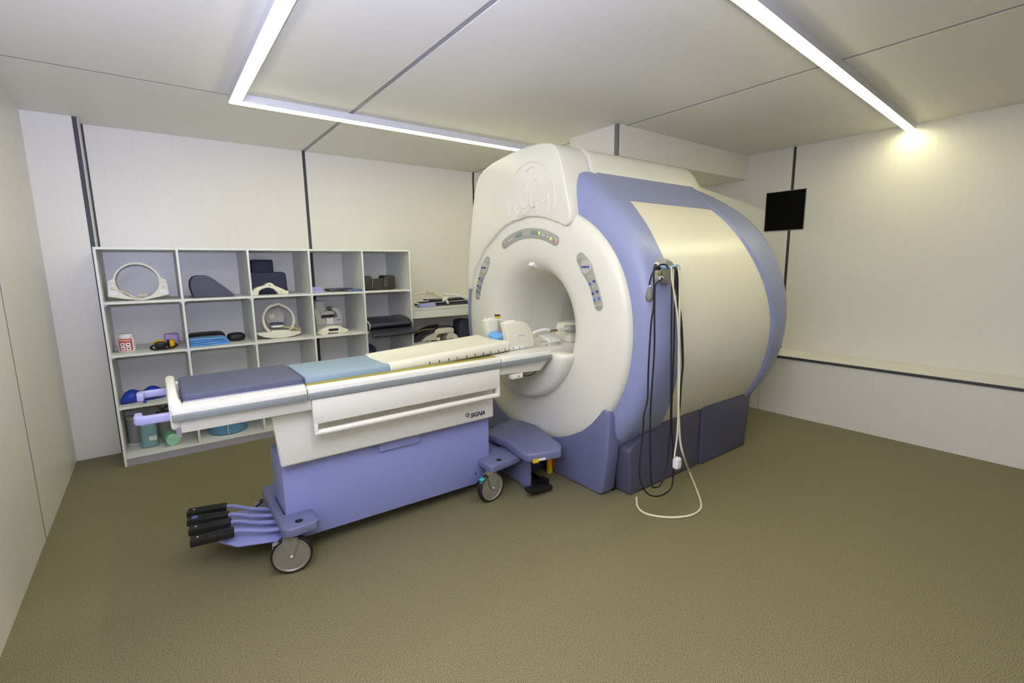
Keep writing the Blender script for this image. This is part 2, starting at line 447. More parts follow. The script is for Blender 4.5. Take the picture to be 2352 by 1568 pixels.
def angles(n, a0=0.0, a1=2*pi, closed=True): return [a0+(a1-a0)*i/(n if closed else n-1) for i in range(n)]
TH = angles(144)
# front cover: dished white disc with the flared bore mouth
prof = [(2.62, .372), (2.50, .385), (2.40, .408), (2.34, .437), (2.305, .465), (2.283, .495), (2.270, .535), (2.265, .60), (2.265, .68),
        (2.267, .76), (2.272, .82), (2.281, .86), (2.293, .885), (2.310, .897), (2.335, .900), (2.36, .897)]
rows = []
for x, r in prof:
    row = []
    for th in TH:
        w = min(1, max(0, (r-0.55)/0.35)); w = w*w*(3-2*w)
        row.append(pol(x, th, r*(1+(r_face(th)/0.9-1)*w)))
    rows.append(row)
mk('front_cover', sheet(rows, 0.006, True), M_CREAM, mri, 'white round front cover')
# bore liner
prof = [(2.60, .374), (2.72, .352), (2.80, .332), (2.84, .312), (2.90, .302), (3.40, .300), (3.80, .302), (3.95, .32), (4.08, .38), (4.16, .46)]
mk('bore_liner', sheet([[pol(x, th, r) for th in TH] for x, r in prof], -0.006, True), M_CREAM, mri)
# blue front shroud
XE = [(34, 2.605), (45, 2.56), (57, 2.54), (70, 2.553), (84, 2.57), (94, 2.595), (107, 2.63), (117, 2.67), (127, 2.73), (180, 2.78)]
XS = [(20, 3.66), (38, 3.625), (49, 3.635), (63, 3.675), (76, 3.74), (90, 3.80), (102, 3.825), (112, 3.855), (125, 3.88), (180, 3.9)]
def folded(th): return math.degrees(abs((th+pi) % (2*pi)-pi))
prof = [(2.332, -.03), (2.334, 0.16), (2.340, .36), (2.352, .60), (2.372, .80), (2.40, .92), (2.44, .985), (2.49, 1.0), (None, 1.0)]
rows = []
for x, k in prof:
    row = []
    for th in TH:
        a, b = r_face(th)*0.995, r_out(th)+0.012
        row.append(pol(lerp_tab(XE, folded(th)) if x is None else x, th, a+(b-a)*k))
    rows.append(row)
mk('front_shroud', sheet(rows, 0.012, True), M_BLUE, mri, 'blue front shroud')
# cream body between the shroud and the rear ring, open at the top where the hood sits
tb = angles(110, radians(34.6), radians(360-34.6), False)
rows = []
for k in range(9):
    rows.append([pol(lerp_tab(XE, folded(t))-0.01+(lerp_tab(XS, folded(t))+0.03-lerp_tab(XE, folded(t))+0.01)*k/8, t, r_out(t)-0.002) for t in tb])
mk('side_panel', sheet(rows, 0.012), M_YCREAM, mri, 'cream barrel side panel')
# blue upper strip along each side under the hood
for sgn in (1, -1):
    ts = [sgn*radians(a) for a in (12, 16, 20.7, 24, 28, 31, 34.3, 36)]
    rows = []
    for k in range(7):
        x = 2.55+(3.70-2.55)*k/6
        rows.append([pol(x, t, r_out(t)+(0.012 if abs(t) < radians(35) else 0.004)) for t in (ts if sgn > 0 else ts[::-1])])
    mk('upper_strip', sheet(rows, 0.012), M_BLUE, mri)
# blue rear ring
prof = [(None, 1.072), (0.01, 1.086), (3.96, 1.086), (4.05, 1.07), (4.12, 1.035), (4.17, .985), (4.19, .92), (4.20, .80), (4.19, .60), (4.15, .47)]
rows = []
for x, r in prof:
    row = []
    for th in TH:
        t = folded(th)
        xx = x if (x and x > 1) else lerp_tab(XS, t)+(x or 0.0)
        kk = 1.0
        if t < 34.3: kk = 1+(r_out(th)/1.068-1)*max(0, min(1, (r-0.9)/0.15))*max(0, min(1, (4.02-xx)/0.3))
        row.append(pol(xx, th, r*kk))
    rows.append(row)
mk('rear_ring', sheet(rows, 0.012, True), M_BLUE, mri, 'blue rear ring')
# hood: front lobe and long rear cover
def arc(cy, cz, r, a0, a1, n): return [(cy-r*sin(radians(a0+(a1-a0)*i/n)), cz+r*cos(radians(a0+(a1-a0)*i/n))) for i in range(n+1)]
out = [(2.335, 1.845), (2.342, 1.90), (2.372, 2.01), (2.40, 2.12), (2.432, 2.23), (2.462, 2.30), (2.505, 2.348), (2.56, 2.372), (2.65, 2.387), (2.78, 2.393), (2.95, 2.388), (3.10, 2.372),
       (3.24, 2.350), (3.36, 2.320), (3.425, 2.285), (3.468, 2.235), (3.50, 2.16), (3.53, 2.06), (3.555, 1.95), (3.585, 1.80), (3.615, 1.65), (3.64, 1.52), (3.662, 1.40), (3.66, 1.365),
       (3.645, 1.345), (3.62, 1.345), (3.605, 1.365)]
low = [pt for pt in arc(AY, AZ, 0.85, -70, -60, 2)] + [pt for pt in arc(AY, AZ, 0.825, -52, -44, 2)] + arc(AY, AZ, 0.803, -36, 22, 12) + [(2.455, 1.835), (2.42, 1.815), (2.385, 1.808), (2.355, 1.82)]
poly = out+low
mk('front_hood', prism(poly, 'x', 2.243, 2.50, 0.028, 4, 50), M_CREAM, mri, 'white front hood lobe', angle=50)
def hood_sec(x, top, w):
    s = [(0.405*w, 2.135), (0.405*w, 2.17), (0.395*w, 2.24), (0.37*w, 2.30), (0.335*w, 2.338), (0.27*w, 2.362), (0.15*w, 2.376), (0.0, 2.38)]
    s = s+[(-a, b) for a, b in s[-2::-1]]
    return [(x, AY-a, 2.135+(b-2.135)*top if b > 2.135 else b) for a, b in s]
rows = [hood_sec(2.506, 1, 1), hood_sec(2.9, 1, 1), hood_sec(3.4, 1, 1), hood_sec(3.66, 1, 1), hood_sec(3.74, .97, .995), hood_sec(3.80, .86, .985), hood_sec(3.85, .62, .97), hood_sec(3.88, .35, .96), hood_sec(3.90, 0.06, .95)]
mk('rear_hood', loft(rows), M_CREAM, mri, 'white rear hood', angle=45)
# embossed round emblem on the hood
em = []
ey, ez, er = 2.765, 2.005, 0.275
def E2(pts, r=0.006): return tube([(2.243, y, z) for y, z in pts], r, 6, 6)
ring = [(ey-er*sin(radians(a)), ez+er*cos(radians(a))) for a in range(-112, 113, 8)]
ring = [p for p in ring if p[1] > 1.905]
em.append(E2(ring, 0.0065))
def Ep(u, v): return (ey-u*er, ez+v*er)          # u to the near side, v up, in emblem radii
strokes = [[(-.62, -.02), (-.58, -.22), (-.42, -.26), (-.25, -.05), (-.12, .25), (-.10, .45), (-.2, .5), (-.34, .34), (-.4, .1), (-.3, -.12), (-.1, -.12), (.02, .02)],
           [(.34, .22), (.42, .42), (.34, .55), (.2, .5), (.08, .28), (.04, .02), (.1, -.15), (.22, -.14), (.3, -.03)],
           [(-.7, -.4), (-.4, -.38), (-.1, -.22), (.14, -.1)], [(-.52, -.34), (-.3, -.3), (-.06, -.28), (.18, -.14), (.3, -.16), (.36, -.26)],
           [(-.14, .78), (.02, .86), (.2, .84)], [(.52, -.04), (.6, -.06), (.66, -.02)], [(.74, .1), (.78, -.1), (.74, -.3)], [(.2, -.38), (.3, -.28), (.4, -.36)], [(-.86, .1), (-.9, -.1), (-.88, -.3)]]
for s in strokes: em.append(E2([Ep(u, v) for u, v in s], 0.006))
mk('emblem', join(*em), M_CREAM, mri, 'embossed round monogram emblem')
# half-round bulge under the bore opening
a = [(2.83+0.55*sin(radians(t)), 1.10-0.55*cos(radians(t))) for t in range(-74, 75, 6)]
mk('bore_sill', prism(a, 'x', 2.175, 2.30, 0.04, 4, 50), M_CREAM, mri, 'half-round sill below the bore', angle=50)
# pedestal feet
def foot(s):
    p = [(2.553, 0.0), (2.075, 0.0), (2.045, 0.03), (2.012, 0.30), (1.995, 0.56), (2.005, 0.60), (2.035, 0.62), (2.07, 0.61), (2.10, 0.565), (2.16, 0.49), (2.25, 0.412), (2.37, 0.345), (2.50, 0.292), (2.60, 0.27), (2.60, 0.06)]
    return [(y if s > 0 else 2*AY-y, z) for y, z in p]
for s in (1, -1):
    mk('pedestal_foot', prism(foot(s), 'x', 2.275, 2.40, 0.022, 3, 40), M_DOCK, mri, angle=50)
# base skirts on both sides
for s in (1, -1):
    def my(y): return y if s > 0 else 2*AY-y
    p1 = [(2.43, 0.0), (3.243, 0.0), (3.243, 0.466), (2.72, 0.452), (2.70, 0.435), (2.60, 0.415), (2.50, 0.375), (2.41, 0.32)]
    raw = prism(p1, 'y', min(my(1.935), my(2.25)), max(my(1.935), my(2.25)), 0.0)
    mk('base_skirt', bev(raw, 0.02, 3, 40), M_BASE, mri, angle=50)
    p2 = [(3.257, 0.0), (3.925, 0.0), (3.99, 0.44), (3.97, 0.455), (3.257, 0.47)]
    raw = prism(p2, 'y', min(my(1.925), my(2.25)), max(my(1.925), my(2.25)), 0.0)
    mk('base_skirt', bev(raw, 0.014, 3, 40), M_BASE, mri, angle=50)
mk('base_core', box(2.46, 3.9, 2.24, 3.36, 0.0, 0.30), M_BASE, mri)
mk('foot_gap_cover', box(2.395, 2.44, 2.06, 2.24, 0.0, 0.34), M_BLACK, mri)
# control panels: curved grey strips with keys
def strip(r0, a0, a1, w, x=2.2655, t=0.010, wide=None):
    n = 44; L, R = [], []
    for i in range(n+1):
        f = 0.5-0.5*cos(pi*i/n); a_ = radians(a0+(a1-a0)*f)
        ww = w
        if wide: ww = w+wide[2]*math.exp(-((f-wide[0])/wide[1])**2)
        e = min(f, 1-f)*radians(abs(a1-a0))*r0
        ww *= sqrt(max(0.004, 1-max(0, 1-e/(w/2))**2))
        L.append(pol(0, a_, r0+ww/2)[1:]); R.append(pol(0, a_, r0-ww/2)[1:])
    return prism(L+R[::-1], 'x', x-t, x+0.02, 0.003, 2, 40)
def key(r, a_deg, m, parent, s=0.011, name='key', x=2.2545):
    p = pol(0, radians(a_deg), r)
    k = mk(name, lathe([(s*.2, x-0.006), (s*.8, x-0.006), (s, x-0.003), (s, x+0.006)], 14, 'x', (0, p[1], p[2])), m, parent)
    return k
cpt = mk('control_panel', strip(0.686, -29, 29, 0.074), M_PANELGREY, mri, 'curved grey display strip above the bore')
for a in (-13, 2.5): mk('display_window', strip(0.69, a, a+8, 0.03, 2.2555, 0.0035), M_LCD, cpt)
for a_ in (-26, 26):
    k = key(0.682, a_, M_BTN, cpt, 0.021, 'stop_button')
    p = pol(0, radians(a_), 0.682)
    mk('mark', lathe([(0.008, 2.2475), (0.013, 2.2475), (0.013, 2.249), (0.008, 2.249), (0.008, 2.2475)], 14, 'x', (0, p[1], p[2]), caps=False), M_RED, k)
p = pol(0, radians(11), 0.69)
mk('digit', face_x(text_raw('0', 0.034, 0.001), 2.251, p[1], p[2]), M_DIGIT, cpt)
for a_ in (-20, -17, -5, 15, 19):
    p = pol(0, radians(a_), 0.684)
    mk('symbol', box(2.252, 2.256, p[1]-0.007, p[1]+0.007, p[2]-0.005, p[2]+0.005, 0.002), M_LABEL, cpt)
p = pol(0, radians(22.0), 0.684)
mk('warning_symbol', prism([(p[1]-0.009, p[2]-0.007), (p[1]+0.009, p[2]-0.007), (p[1], p[2]+0.010)], 'x', 2.251, 2.256), M_DIGIT, cpt)
for s in (1, -1):
    cp = mk('control_panel', strip(0.735, s*45, s*77.5, 0.07, wide=(0.28, 0.16, 0.03)), M_PANELGREY, mri, 'curved grey key strip beside the bore')
    key(0.732, s*47.5, M_BTN, cp, 0.010)
    mk('jog_pad', lathe([(0.01, 2.2525), (0.044, 2.2525), (0.046, 2.255), (0.046, 2.262)], 24, 'x', (0, *pol(0, radians(s*53.8), 0.738)[1:])), M_BTN, cp)
    for q in range(4):
        pc = pol(0, radians(s*53.8), 0.738)
        key(0, 0, M_BTNNAVY, cp, 0.008, 'key', 2.2520) if False else mk('key', lathe([(0.002, 2.248), (0.0065, 2.248), (0.0075, 2.2525), (0.0075, 2.256)], 10, 'x', (0, pc[1]+0.027-0.018*q, pc[2])), M_BTNNAVY, cp)
    key(0.730, s*59.6, M_BTN, cp, 0.0095)
    for a_, mm in ((62.8, M_BTNBLUE), (68.2, M_BTNNAVY), (71.5, M_BTNBLUE)):
        key(0.714, s*a_, mm, cp, 0.0095); key(0.754, s*a_, M_BTNNAVY if mm is M_BTNBLUE and a_ < 65 else mm, cp, 0.0095)
    key(0.735, s*65.6, M_BTN, cp, 0.0095)
    for r_ in (0.718, 0.748): key(r_, s*74.9, M_BTN, cp, 0.009)
# round blank cap low on the cover
mk('blank_cap', mv(lathe([(0.0575, 2.2635), (0.0605, 2.262), (0.0635, 2.2635)], 40, 'x', caps=False), 0.0025, 2.355, 0.472), M_CREAM, mri)
# little lamp at the top of the bore mouth
mk('bore_lamp', rot(box(2.285, 2.345, 2.775, 2.835, 1.535, 1.575, 0.008, 3), 'y', 25, (2.31, 2.80, 1.555)), M_LABEL, mri)
p = at(1142, 728, 'y', 3.10)
def tag_at(z0, z1): return rot(box(2.286, 2.290, 3.235, 3.282, z0, z1), 'z', 42, (2.288, 3.258, 0))
lb = mk('warning_label', tag_at(1.102, 1.148), M_YEL, mri, 'small yellow warning label')
mk('print', mv(tag_at(1.134, 1.146), -0.0022, -0.0022, 0), M_BLACK, lb)
# bridge running through the bore
mk('bore_bridge', box(2.18, 4.02, 2.56, 3.04, 0.865, 0.955, 0.012, 2), M_CREAM, mri, 'flat bridge through the bore')
# docking wing in front of the pedestal
zt = 0.320
pix = [(1100, 992), (1123, 984), (1150, 970), (1177, 962), (1205, 966), (1233, 976), (1252, 989), (1268, 1003), (1284, 1014), (1291, 1024), (1288, 1033), (1262, 1037), (1235, 1041), (1213, 1043), (1201, 1039), (1183, 1027), (1160, 1010), (1123, 996), (1100, 1000)]
poly = [tuple(at(x, y, 'z', zt))[:2] for x, y in pix]
dock = mk('docking_wing', prism(poly, 'z', zt-0.062, zt, 0.016, 3, 60), M_DOCK, mri, 'wing-shaped blue docking platform', angle=50)
q = at(1229, 1060, 'z', zt-0.045)
def on_edge(pa, pb, z0, z1):       # thin plate on the front lip of the wing between two pixels
    A, B = at(*pa, 'z', zt-0.045), at(*pb, 'z', zt-0.045)
    n = Vector((-(B-A).y, (B-A).x, 0)).normalized()
    if n.y > 0: n = -n
    o = n*0.003
    v = [A+o, B+o, B+o, A+o]; v = [(p.x, p.y, z) for p, z in zip(v, (z0, z0, z1, z1))]
    w = [(x-n.x*0.006, y-n.y*0.006, z) for x, y, z in v]
    return v+w, [(0, 1, 2, 3), (7, 6, 5, 4), (0, 4, 5, 1), (1, 5, 6, 2), (2, 6, 7, 3), (3, 7, 4, 0)]
mk('warning_sticker', on_edge((1224, 1059), (1237, 1056.5), zt-0.060, zt-0.034), M_YEL, dock)
mk('serial_sticker', on_edge((1237.5, 1056.4), (1253, 1053.5), zt-0.050, zt-0.036), M_LABEL, dock)
mk('docking_column', box(2.08, 2.29, 2.64, 3.10, 0.0, zt-0.062, 0.01), M_BASE, mri)
mk('docking_column', box(1.945, 1.965, 2.42, 3.1, 0.02, zt-0.062, 0.004), M_DOCK, mri)
for k_, y_ in enumerate((2.335, 2.44)):
    mk('release_pedal', join(rot(box(1.86+0.10*k_, 2.06+0.06*k_, y_-0.035, y_+0.035, 0.035, 0.065, 0.008), 'y', 8, (1.95, y_, 0.05)), box(2.03, 2.045, y_-0.01, y_+0.20, 0.05, 0.075)), M_BLACK, mri)
mk('pedal_tray', box(1.93, 2.03, 2.36, 2.50, 0.018, 0.026), M_DOCK, mri)
p = at(1262, 1084, 'z', 0.0)
mk('docking_pin', lathe([(0.022, 0.0), (0.022, 0.19), (0.012, 0.205)], 18, 'z', (p.x, p.y, 0)), M_YEL, mri, 'yellow docking pin')
mk('docking_pin', box(p.x+0.005, p.x+0.035, p.y-0.03, p.y-0.01, 0.05, 0.22, 0.006), M_RED, mri, 'red docking pin')

# ------------------------------------------------------------------ connector box on the shroud (fixed to the scanner)
c = at(1524, 624, 'y', 1.765)
bx = mk('connector_box', rot(blob((c.x, 1.775, c.z), (0.052, 0.045, 0.075), 0.35, 0.45), 'y', 18, (c.x, 1.775, c.z)), M_BOXG, mri, 'grey socket box on the side of the shroud')
for px, py, mm, r in ((1509, 606, M_LABEL, 0.010), (1512, 616, M_BLACK, 0.011), (1516, 628, M_BRASS, 0.010), (1519, 638, M_LABEL, 0.010)):
    q = at(px, py, 'y', 1.733)
    mk('socket', cyl((q.x, 1.745, q.z), (q.x, 1.722, q.z), r, 14, 0.002), mm, bx)
h0, h1 = at(1530, 614, 'y', 1.70), at(1553, 612, 'y', 1.70)
hk = mk('cable_hook', join(tube([(h0.x-0.005, 1.745, h0.z), (h0.x+0.005, 1.70, h0.z), (h0.x+0.06, 1.695, h0.z), (h1.x, 1.695, h1.z+0.004), (h1.x+0.018, 1.695, h1.z-0.012), (h1.x+0.016, 1.695, h1.z-0.035)], 0.011, 10)), M_HOOK, bx, 'pale blue cable hook')
HY = 1.672
def PX(pts, y=HY): return [tuple(at(1420+a/2.45, 560+b/2.45, 'y', y)) for a, b in pts]
hang = 'cables hanging from the hook on the shroud'
def cable(name, pts, r, m, label, cat='cable', parent=None): return mk(name, tube(pts, r, 8, 6), m, parent, label, cat=cat if parent is None else None, group=hang if parent is None else None)
q = at(1503, 607, 'y', 1.72)
cable('black_cable', [(q.x+0.01, 1.72, q.z), (q.x-0.01, 1.70, q.z-0.005)]+PX([(200, 150), (201, 330), (185, 450), (170, 700), (165, 870), (145, 960), (140, 1040), (120, 1250), (125, 1330), (160, 1400), (215, 1420), (270, 1400), (305, 1350), (310, 1200), (300, 1000), (305, 800), (315, 500), (320, 170), (322, 128)]),
      0.0052, M_RUBBER, 'black cable in the longest loop hanging almost to the floor')
q = at(1519, 638, 'y', 1.72)
cable('black_cable', [(q.x, 1.72, q.z), (q.x-0.02, 1.70, q.z-0.01)]+PX([(210, 230), (204, 340), (203, 600), (190, 800), (180, 1000), (185, 1330), (210, 1368), (240, 1350), (270, 1270), (292, 1050), (296, 850), (299, 500), (303, 170), (305, 128)], HY-0.014),
      0.0052, M_RUBBER, 'black cable in the inner, shorter hanging loop')
st = PX([(330, 140), (331, 200), (338, 320), (352, 430), (360, 560), (363, 680), (356, 760), (350, 860), (346, 930), (338, 1000)], HY+0.012)
mk('strap', tube(st, lambda t: 0.016*(1-0.62*t) if t < 0.75 else 0.0085-(t-0.75)*0.012, 8, 6, flat=(0.45, 1.0)), M_RUBBER, None, 'wide black strap hanging beside the cream cable', cat='strap', group=hang)
fl = [(1601, 1127), (1610, 1156), (1606, 1172), (1583, 1184), (1542, 1188), (1502, 1184), (1477, 1176), (1464, 1162), (1462, 1142)]
flp = [tuple(at(x, y, 'z', 0.0075)) for x, y in fl]
wc = PX([(338, 128), (346, 200), (346, 320), (341, 600), (338, 850), (342, 1000), (350, 1120)], HY-0.026)
mid = [tuple(at(1571, 1050, 'y', 1.655)), tuple(at(1583, 1083, 'z', 0.03))]
cable('cream_cable', wc+mid+flp, 0.0065, M_CABW, 'cream cable hanging down and looping across the floor')
pl = thing('cream_plug', 'cream hand plug dangling on a short lead', 'plug', tuple(at(1555, 1075, 'y', HY)), group=hang)
mk('lead', tube(PX([(300, 128), (303, 200), (318, 300), (336, 450), (344, 700), (340, 900), (334, 1040), (328, 1110), (318, 1180), (316, 1210)], HY-0.045), 0.005, 8, 6), M_CABW, pl)
q = at(1555, 1063, 'y', HY-0.045)
mk('plug_body', blob(tuple(q), (0.026, 0.02, 0.036), 0.4, 0.5), M_LABEL, pl)
sb = thing('squeeze_bulb', 'grey rubber squeeze bulb hanging on a short black hose', 'bulb', tuple(at(1492, 693, 'y', 1.70)), group=hang)
q = at(1492, 676, 'y', 1.70)
mk('bulb', lathe([(0.004, .048), (0.008, .04), (0.014, .027), (0.021, .008), (0.0235, -.012), (0.0215, -.028), (0.014, -.040), (0.004, -.044)], 20, 'z', tuple(q)), M_BULB, sb)
mk('collar', cyl((q.x, q.y, q.z+0.044), (q.x, q.y, q.z+0.054), 0.0065, 12), M_LABEL, sb)
mk('hose', tube([(q.x, q.y, q.z+0.05), tuple(at(1492, 652, 'y', 1.70)), tuple(at(1497, 632, 'y', 1.695)), tuple(at(1508, 614, 'y', 1.69)), tuple(at(1522, 607, 'y', 1.69)), tuple(at(1532, 610, 'y', 1.685)), tuple(at(1534, 616, 'y', 1.68))], 0.005, 8, 6), M_RUBBER, sb)

# ================================================================== the patient table
TY = 2.745
tbl = thing('patient_table', 'wheeled patient table docked at the scanner bore, white over purple', 'table', (1.05, TY, 0.0))
def two(f):                                   # same part near and far
    return [f(lambda y: y), f(lambda y: 2*TY-y)]
def ybox(Y, x0, x1, y0, y1, z0, z1, b=0.0, seg=2):
    a, c_ = Y(y0), Y(y1); return box(x0, x1, min(a, c_), max(a, c_), z0, z1, b, seg)
mk('deck', box(0.03, 2.14, 2.49, 3.0, 0.875, 0.928), M_WHITE2, tbl)
def rails(Y):
    for x0, x1 in ((0.002, 0.553), (0.558, 1.738), (1.746, 2.165)):
        rl = mk('rail', ybox(Y, x0, x1, 2.434, 2.497, 0.90, 0.966, 0.010, 3), M_WHITE, tbl)
        mk('bumper_strip', ybox(Y, x0+0.001, x1-0.001, 2.427, 2.44, 0.904, 0.938, 0.005, 2), M_GREY, rl, 'grey bumper strip')
    mk('inner_rail', ybox(Y, 0.036, 0.56, 2.497, 2.516, 0.93, 0.967), M_WHITE, tbl)
    mk('inner_rail', ybox(Y, 1.74, 2.16, 2.497, 2.585, 0.93, 0.967), M_WHITE, tbl)
    mk('apron', ybox(Y, 0.03, 0.572, 2.455, 2.50, 0.846, 0.90, 0.004), M_WHITE2, tbl)
    mk('olive_strip', ybox(Y, 0.565, 1.735, 2.497, 2.531, 0.93, 0.9685), M_OLIVE, tbl, 'olive yellow inlay strip')
    pts = [(1.72, 0.85), (2.075, 0.83), (2.16, 0.902), (1.72, 0.902)]
    a, c_ = Y(2.46), Y(2.60)
    mk('apron', prism(pts, 'y', min(a, c_), max(a, c_), 0.003), M_WHITE2, tbl)
    mk('nose_edge', prism([(2.075, 0.828), (2.085, 0.828), (2.172, 0.90), (2.172, 0.955), (2.16, 0.955), (2.16, 0.904)], 'y', min(Y(2.458), Y(2.60)), max(Y(2.458), Y(2.60)), 0.002), M_GREY, tbl)
    # grab-rail panel
    hp = mk('side_panel', ybox(Y, 0.572, 1.722, 2.437, 2.475, 0.772, 0.90, 0.004), M_WHITE, tbl)
    mk('panel_post', ybox(Y, 0.572, 0.592, 2.437, 2.475, 0.715, 0.775, 0.003), M_WHITE, hp)
    mk('panel_post', ybox(Y, 1.702, 1.722, 2.437, 2.475, 0.715, 0.775, 0.003), M_WHITE, hp)
    mk('grab_bar', cyl((0.574, Y(2.452), 0.722), (1.72, Y(2.452), 0.722), 0.0165, 16, 0.004), M_WHITE, hp)
    # handle at the pedal end
    hy = Y(2.475); s = 1 if hy < TY else -1
    z = 0.925
    mk('handle', prism([(0.004, hy-0.014*s), (-0.100, hy-0.014*s), (-0.122, hy-0.004*s), (-0.128, hy+0.02*s), (-0.125, hy+0.085*s), (-0.098, hy+0.085*s), (-0.096, hy+0.028*s), (-0.088, hy+0.018*s), (0.004, hy+0.016*s)], 'z', z-0.018, z+0.018, 0.007, 3, 30), M_LAV, tbl, 'lavender handle', angle=50)
for Y in (lambda y: y, lambda y: 2*TY-y): rails(Y)
mk('end_wall', join(box(-0.004, 0.036, 2.465, 3.025, 0.86, 1.005, 0.014, 3), prism([(-0.004, 0.90), (0.07, 0.90), (0.05, 0.955), (0.036, 1.0), (-0.004, 1.0)], 'y', 2.445, 2.50, 0.012, 3)), M_WHITE, tbl, 'raised white end wall')
mk('end_plate', box(0.012, 0.03, 2.458, 3.032, 0.828, 0.87), M_GREY, tbl)
# white lift housing
def ring_h(y, xl): return [(xl+0.018, y, 0.548), (1.735, y, 0.548), (1.735, y, 0.875), (xl-0.008, y, 0.875)]
mk('lift_housing', bev(loft([ring_h(2.532, 0.402), ring_h(2.745, 0.432), ring_h(2.958, 0.458)]), 0.014, 3, 40), M_WHITE, tbl, 'white lift housing')
mk('lettering', face_y(text_raw('SIGNA', 0.039, 0.0006, 0.2, 0.0012), 1.606, 2.5312, 0.594), M_INK, tbl, 'dark printed name on the housing')
ge = mk('emblem', lathe([(0.001, 2.5308), (0.0155, 2.5308), (0.0155, 2.533)], 24, 'y', (1.529, 0, 0.604)), M_INK, tbl, 'small round dark emblem')
e = lambda u, v: (1.529+u*0.0155, 2.5302, 0.604+v*0.0155)
mk('monogram', join(*[tube([e(u, v) for u, v in s], 0.0008, 5, 4) for s in strokes[:4]]+[tube([e(.78*cos(a), .78*sin(a)) for a in [k*pi/8 for k in range(16)]], 0.0007, 5, 3, closed=True)]), M_LABEL, ge)
# purple base
base = mk('base', prism([(0.435, 0.105), (1.62, 0.08), (1.70, 0.12), (1.735, 0.25), (1.735, 0.56), (0.432, 0.56)], 'y', 2.60, 2.89, 0.004), M_PURPLE, tbl, 'purple lift base')
mk('flap', rot(box(0.952, 1.212, 2.578, 2.585, 0.485, 0.552), 'x', 3, (1, 2.58, 0.55)), M_PURPLE, base)
for x_, z_ in ((0.575, 0.155), (1.62, 0.155)): mk('screw', cyl((x_, 2.601, z_), (x_, 2.597, z_), 0.006, 10), M_BLACK, base)
# outriggers with casters
pl_ = [(0.388, 2.47), (0.41, 2.437), (0.545, 2.44), (0.566, 2.47), (0.566, 2.598), (0.43, 2.62), (0.43, 2.87), (0.566, 2.892), (0.566, 3.04), (0.545, 3.07), (0.41, 3.07), (0.388, 3.04)]
org = mk('outrigger', prism(pl_, 'z', 0.208, 0.258, 0.010, 3), M_DOCK, tbl, angle=50)
pr_ = [(1.64, 2.46), (1.66, 2.437), (1.90, 2.465), (1.93, 2.49), (1.935, 2.68), (1.88, 2.70), (1.88, 2.79), (1.935, 2.81), (1.93, 3.0), (1.90, 3.025), (1.66, 3.053), (1.64, 3.03)]
org2 = mk('outrigger', prism(pr_, 'z', 0.203, 0.253, 0.010, 3), M_DOCK, tbl, angle=50)
mk('outrigger_step', box(1.738, 1.80, 2.66, 2.83, 0.253, 0.28, 0.008), M_DOCK, org2)
for o_, x_, zt_ in ((org, 0.475, 0.258), (org2, 1.745, 0.253)):
    for y_ in (2.50, 2.99): mk('cap', lathe([(0.002, zt_+0.0012), (0.020, zt_+0.0012), (0.020, zt_-0.002)], 20, 'z', (x_, y_, 0)), M_BLACK, o_)
mk('outrigger_web', box(1.70, 1.72, 2.60, 2.89, 0.12, 0.21), M_DOCK, org2)
def caster(x, y, ang, lever, s):
    ct = mk('caster', None or join(xf(bev(prism([(-0.034, 0.196), (-0.040, 0.176), (-0.018, 0.10), (-0.012, 0.092), (0.004, 0.092), (0.028, 0.15), (0.036, 0.196)], 'y', -0.027, -0.024), 0), Matrix.Identity(4)),
            prism([(-0.034, 0.196), (-0.040, 0.176), (-0.018, 0.10), (-0.012, 0.092), (0.004, 0.092), (0.028, 0.15), (0.036, 0.196)], 'y', 0.024, 0.027),
            box(-0.035, 0.036, -0.027, 0.027, 0.1925, 0.197), lathe([(0.030, 0.197), (0.030, 0.208)], 20, 'z', (0, 0, 0))) if False else
            mv(rot(join(prism([(-0.034, 0.196), (-0.040, 0.176), (-0.018, 0.10), (-0.012, 0.092), (0.004, 0.092), (0.028, 0.15), (0.036, 0.196)], 'y', -0.0275, -0.0245),
            prism([(-0.034, 0.196), (-0.040, 0.176), (-0.018, 0.10), (-0.012, 0.092), (0.004, 0.092), (0.028, 0.15), (0.036, 0.196)], 'y', 0.0245, 0.0275),
            box(-0.035, 0.036, -0.0275, 0.0275, 0.1935, 0.197), lathe([(0.030, 0.197), (0.030, 0.208)], 20, 'z', (0, 0, 0))), 'z', ang), x, y, 0), M_STEEL, tbl, 'metal swivel caster')
    def L(raw): return mv(rot(raw, 'z', ang), x, y, 0)
    mk('tyre', L(lathe([(0.086, -0.019), (0.095, -0.019), (0.1, -0.012), (0.1, 0.012), (0.095, 0.019), (0.086, 0.019), (0.086, -0.019)], 40, 'y', (0, 0, 0.1), caps=False)), M_RUBBER, ct)
    mk('wheel_disc', L(lathe([(0.003, -0.017), (0.078, -0.017), (0.082, -0.021), (0.088, -0.021), (0.088, 0.021), (0.082, 0.021), (0.078, 0.017), (0.003, 0.017)], 40, 'y', (0, 0, 0.1))), M_STEEL, ct)
    mk('axle', L(cyl((0, -0.031, 0.1), (0, 0.031, 0.1), 0.006, 12)), M_LABEL, ct)
    if lever:
        mk('brake_lever', L(join(rot(box(-0.088, -0.035, -0.016, 0.016, 0.180, 0.187, 0.002), 'y', 20*s, (-0.04, 0, 0.185)), box(-0.085, -0.05, -0.014, 0.014, 0.150, 0.158, 0.002))), lever, ct)
caster(0.425, 2.487, -14, M_GREY, -1); caster(1.655, 2.472, 6, M_TEAL, -1)
caster(0.425, 3.02, -10, M_GREY, -1); caster(1.655, 3.005, 5, M_GREY, -1)
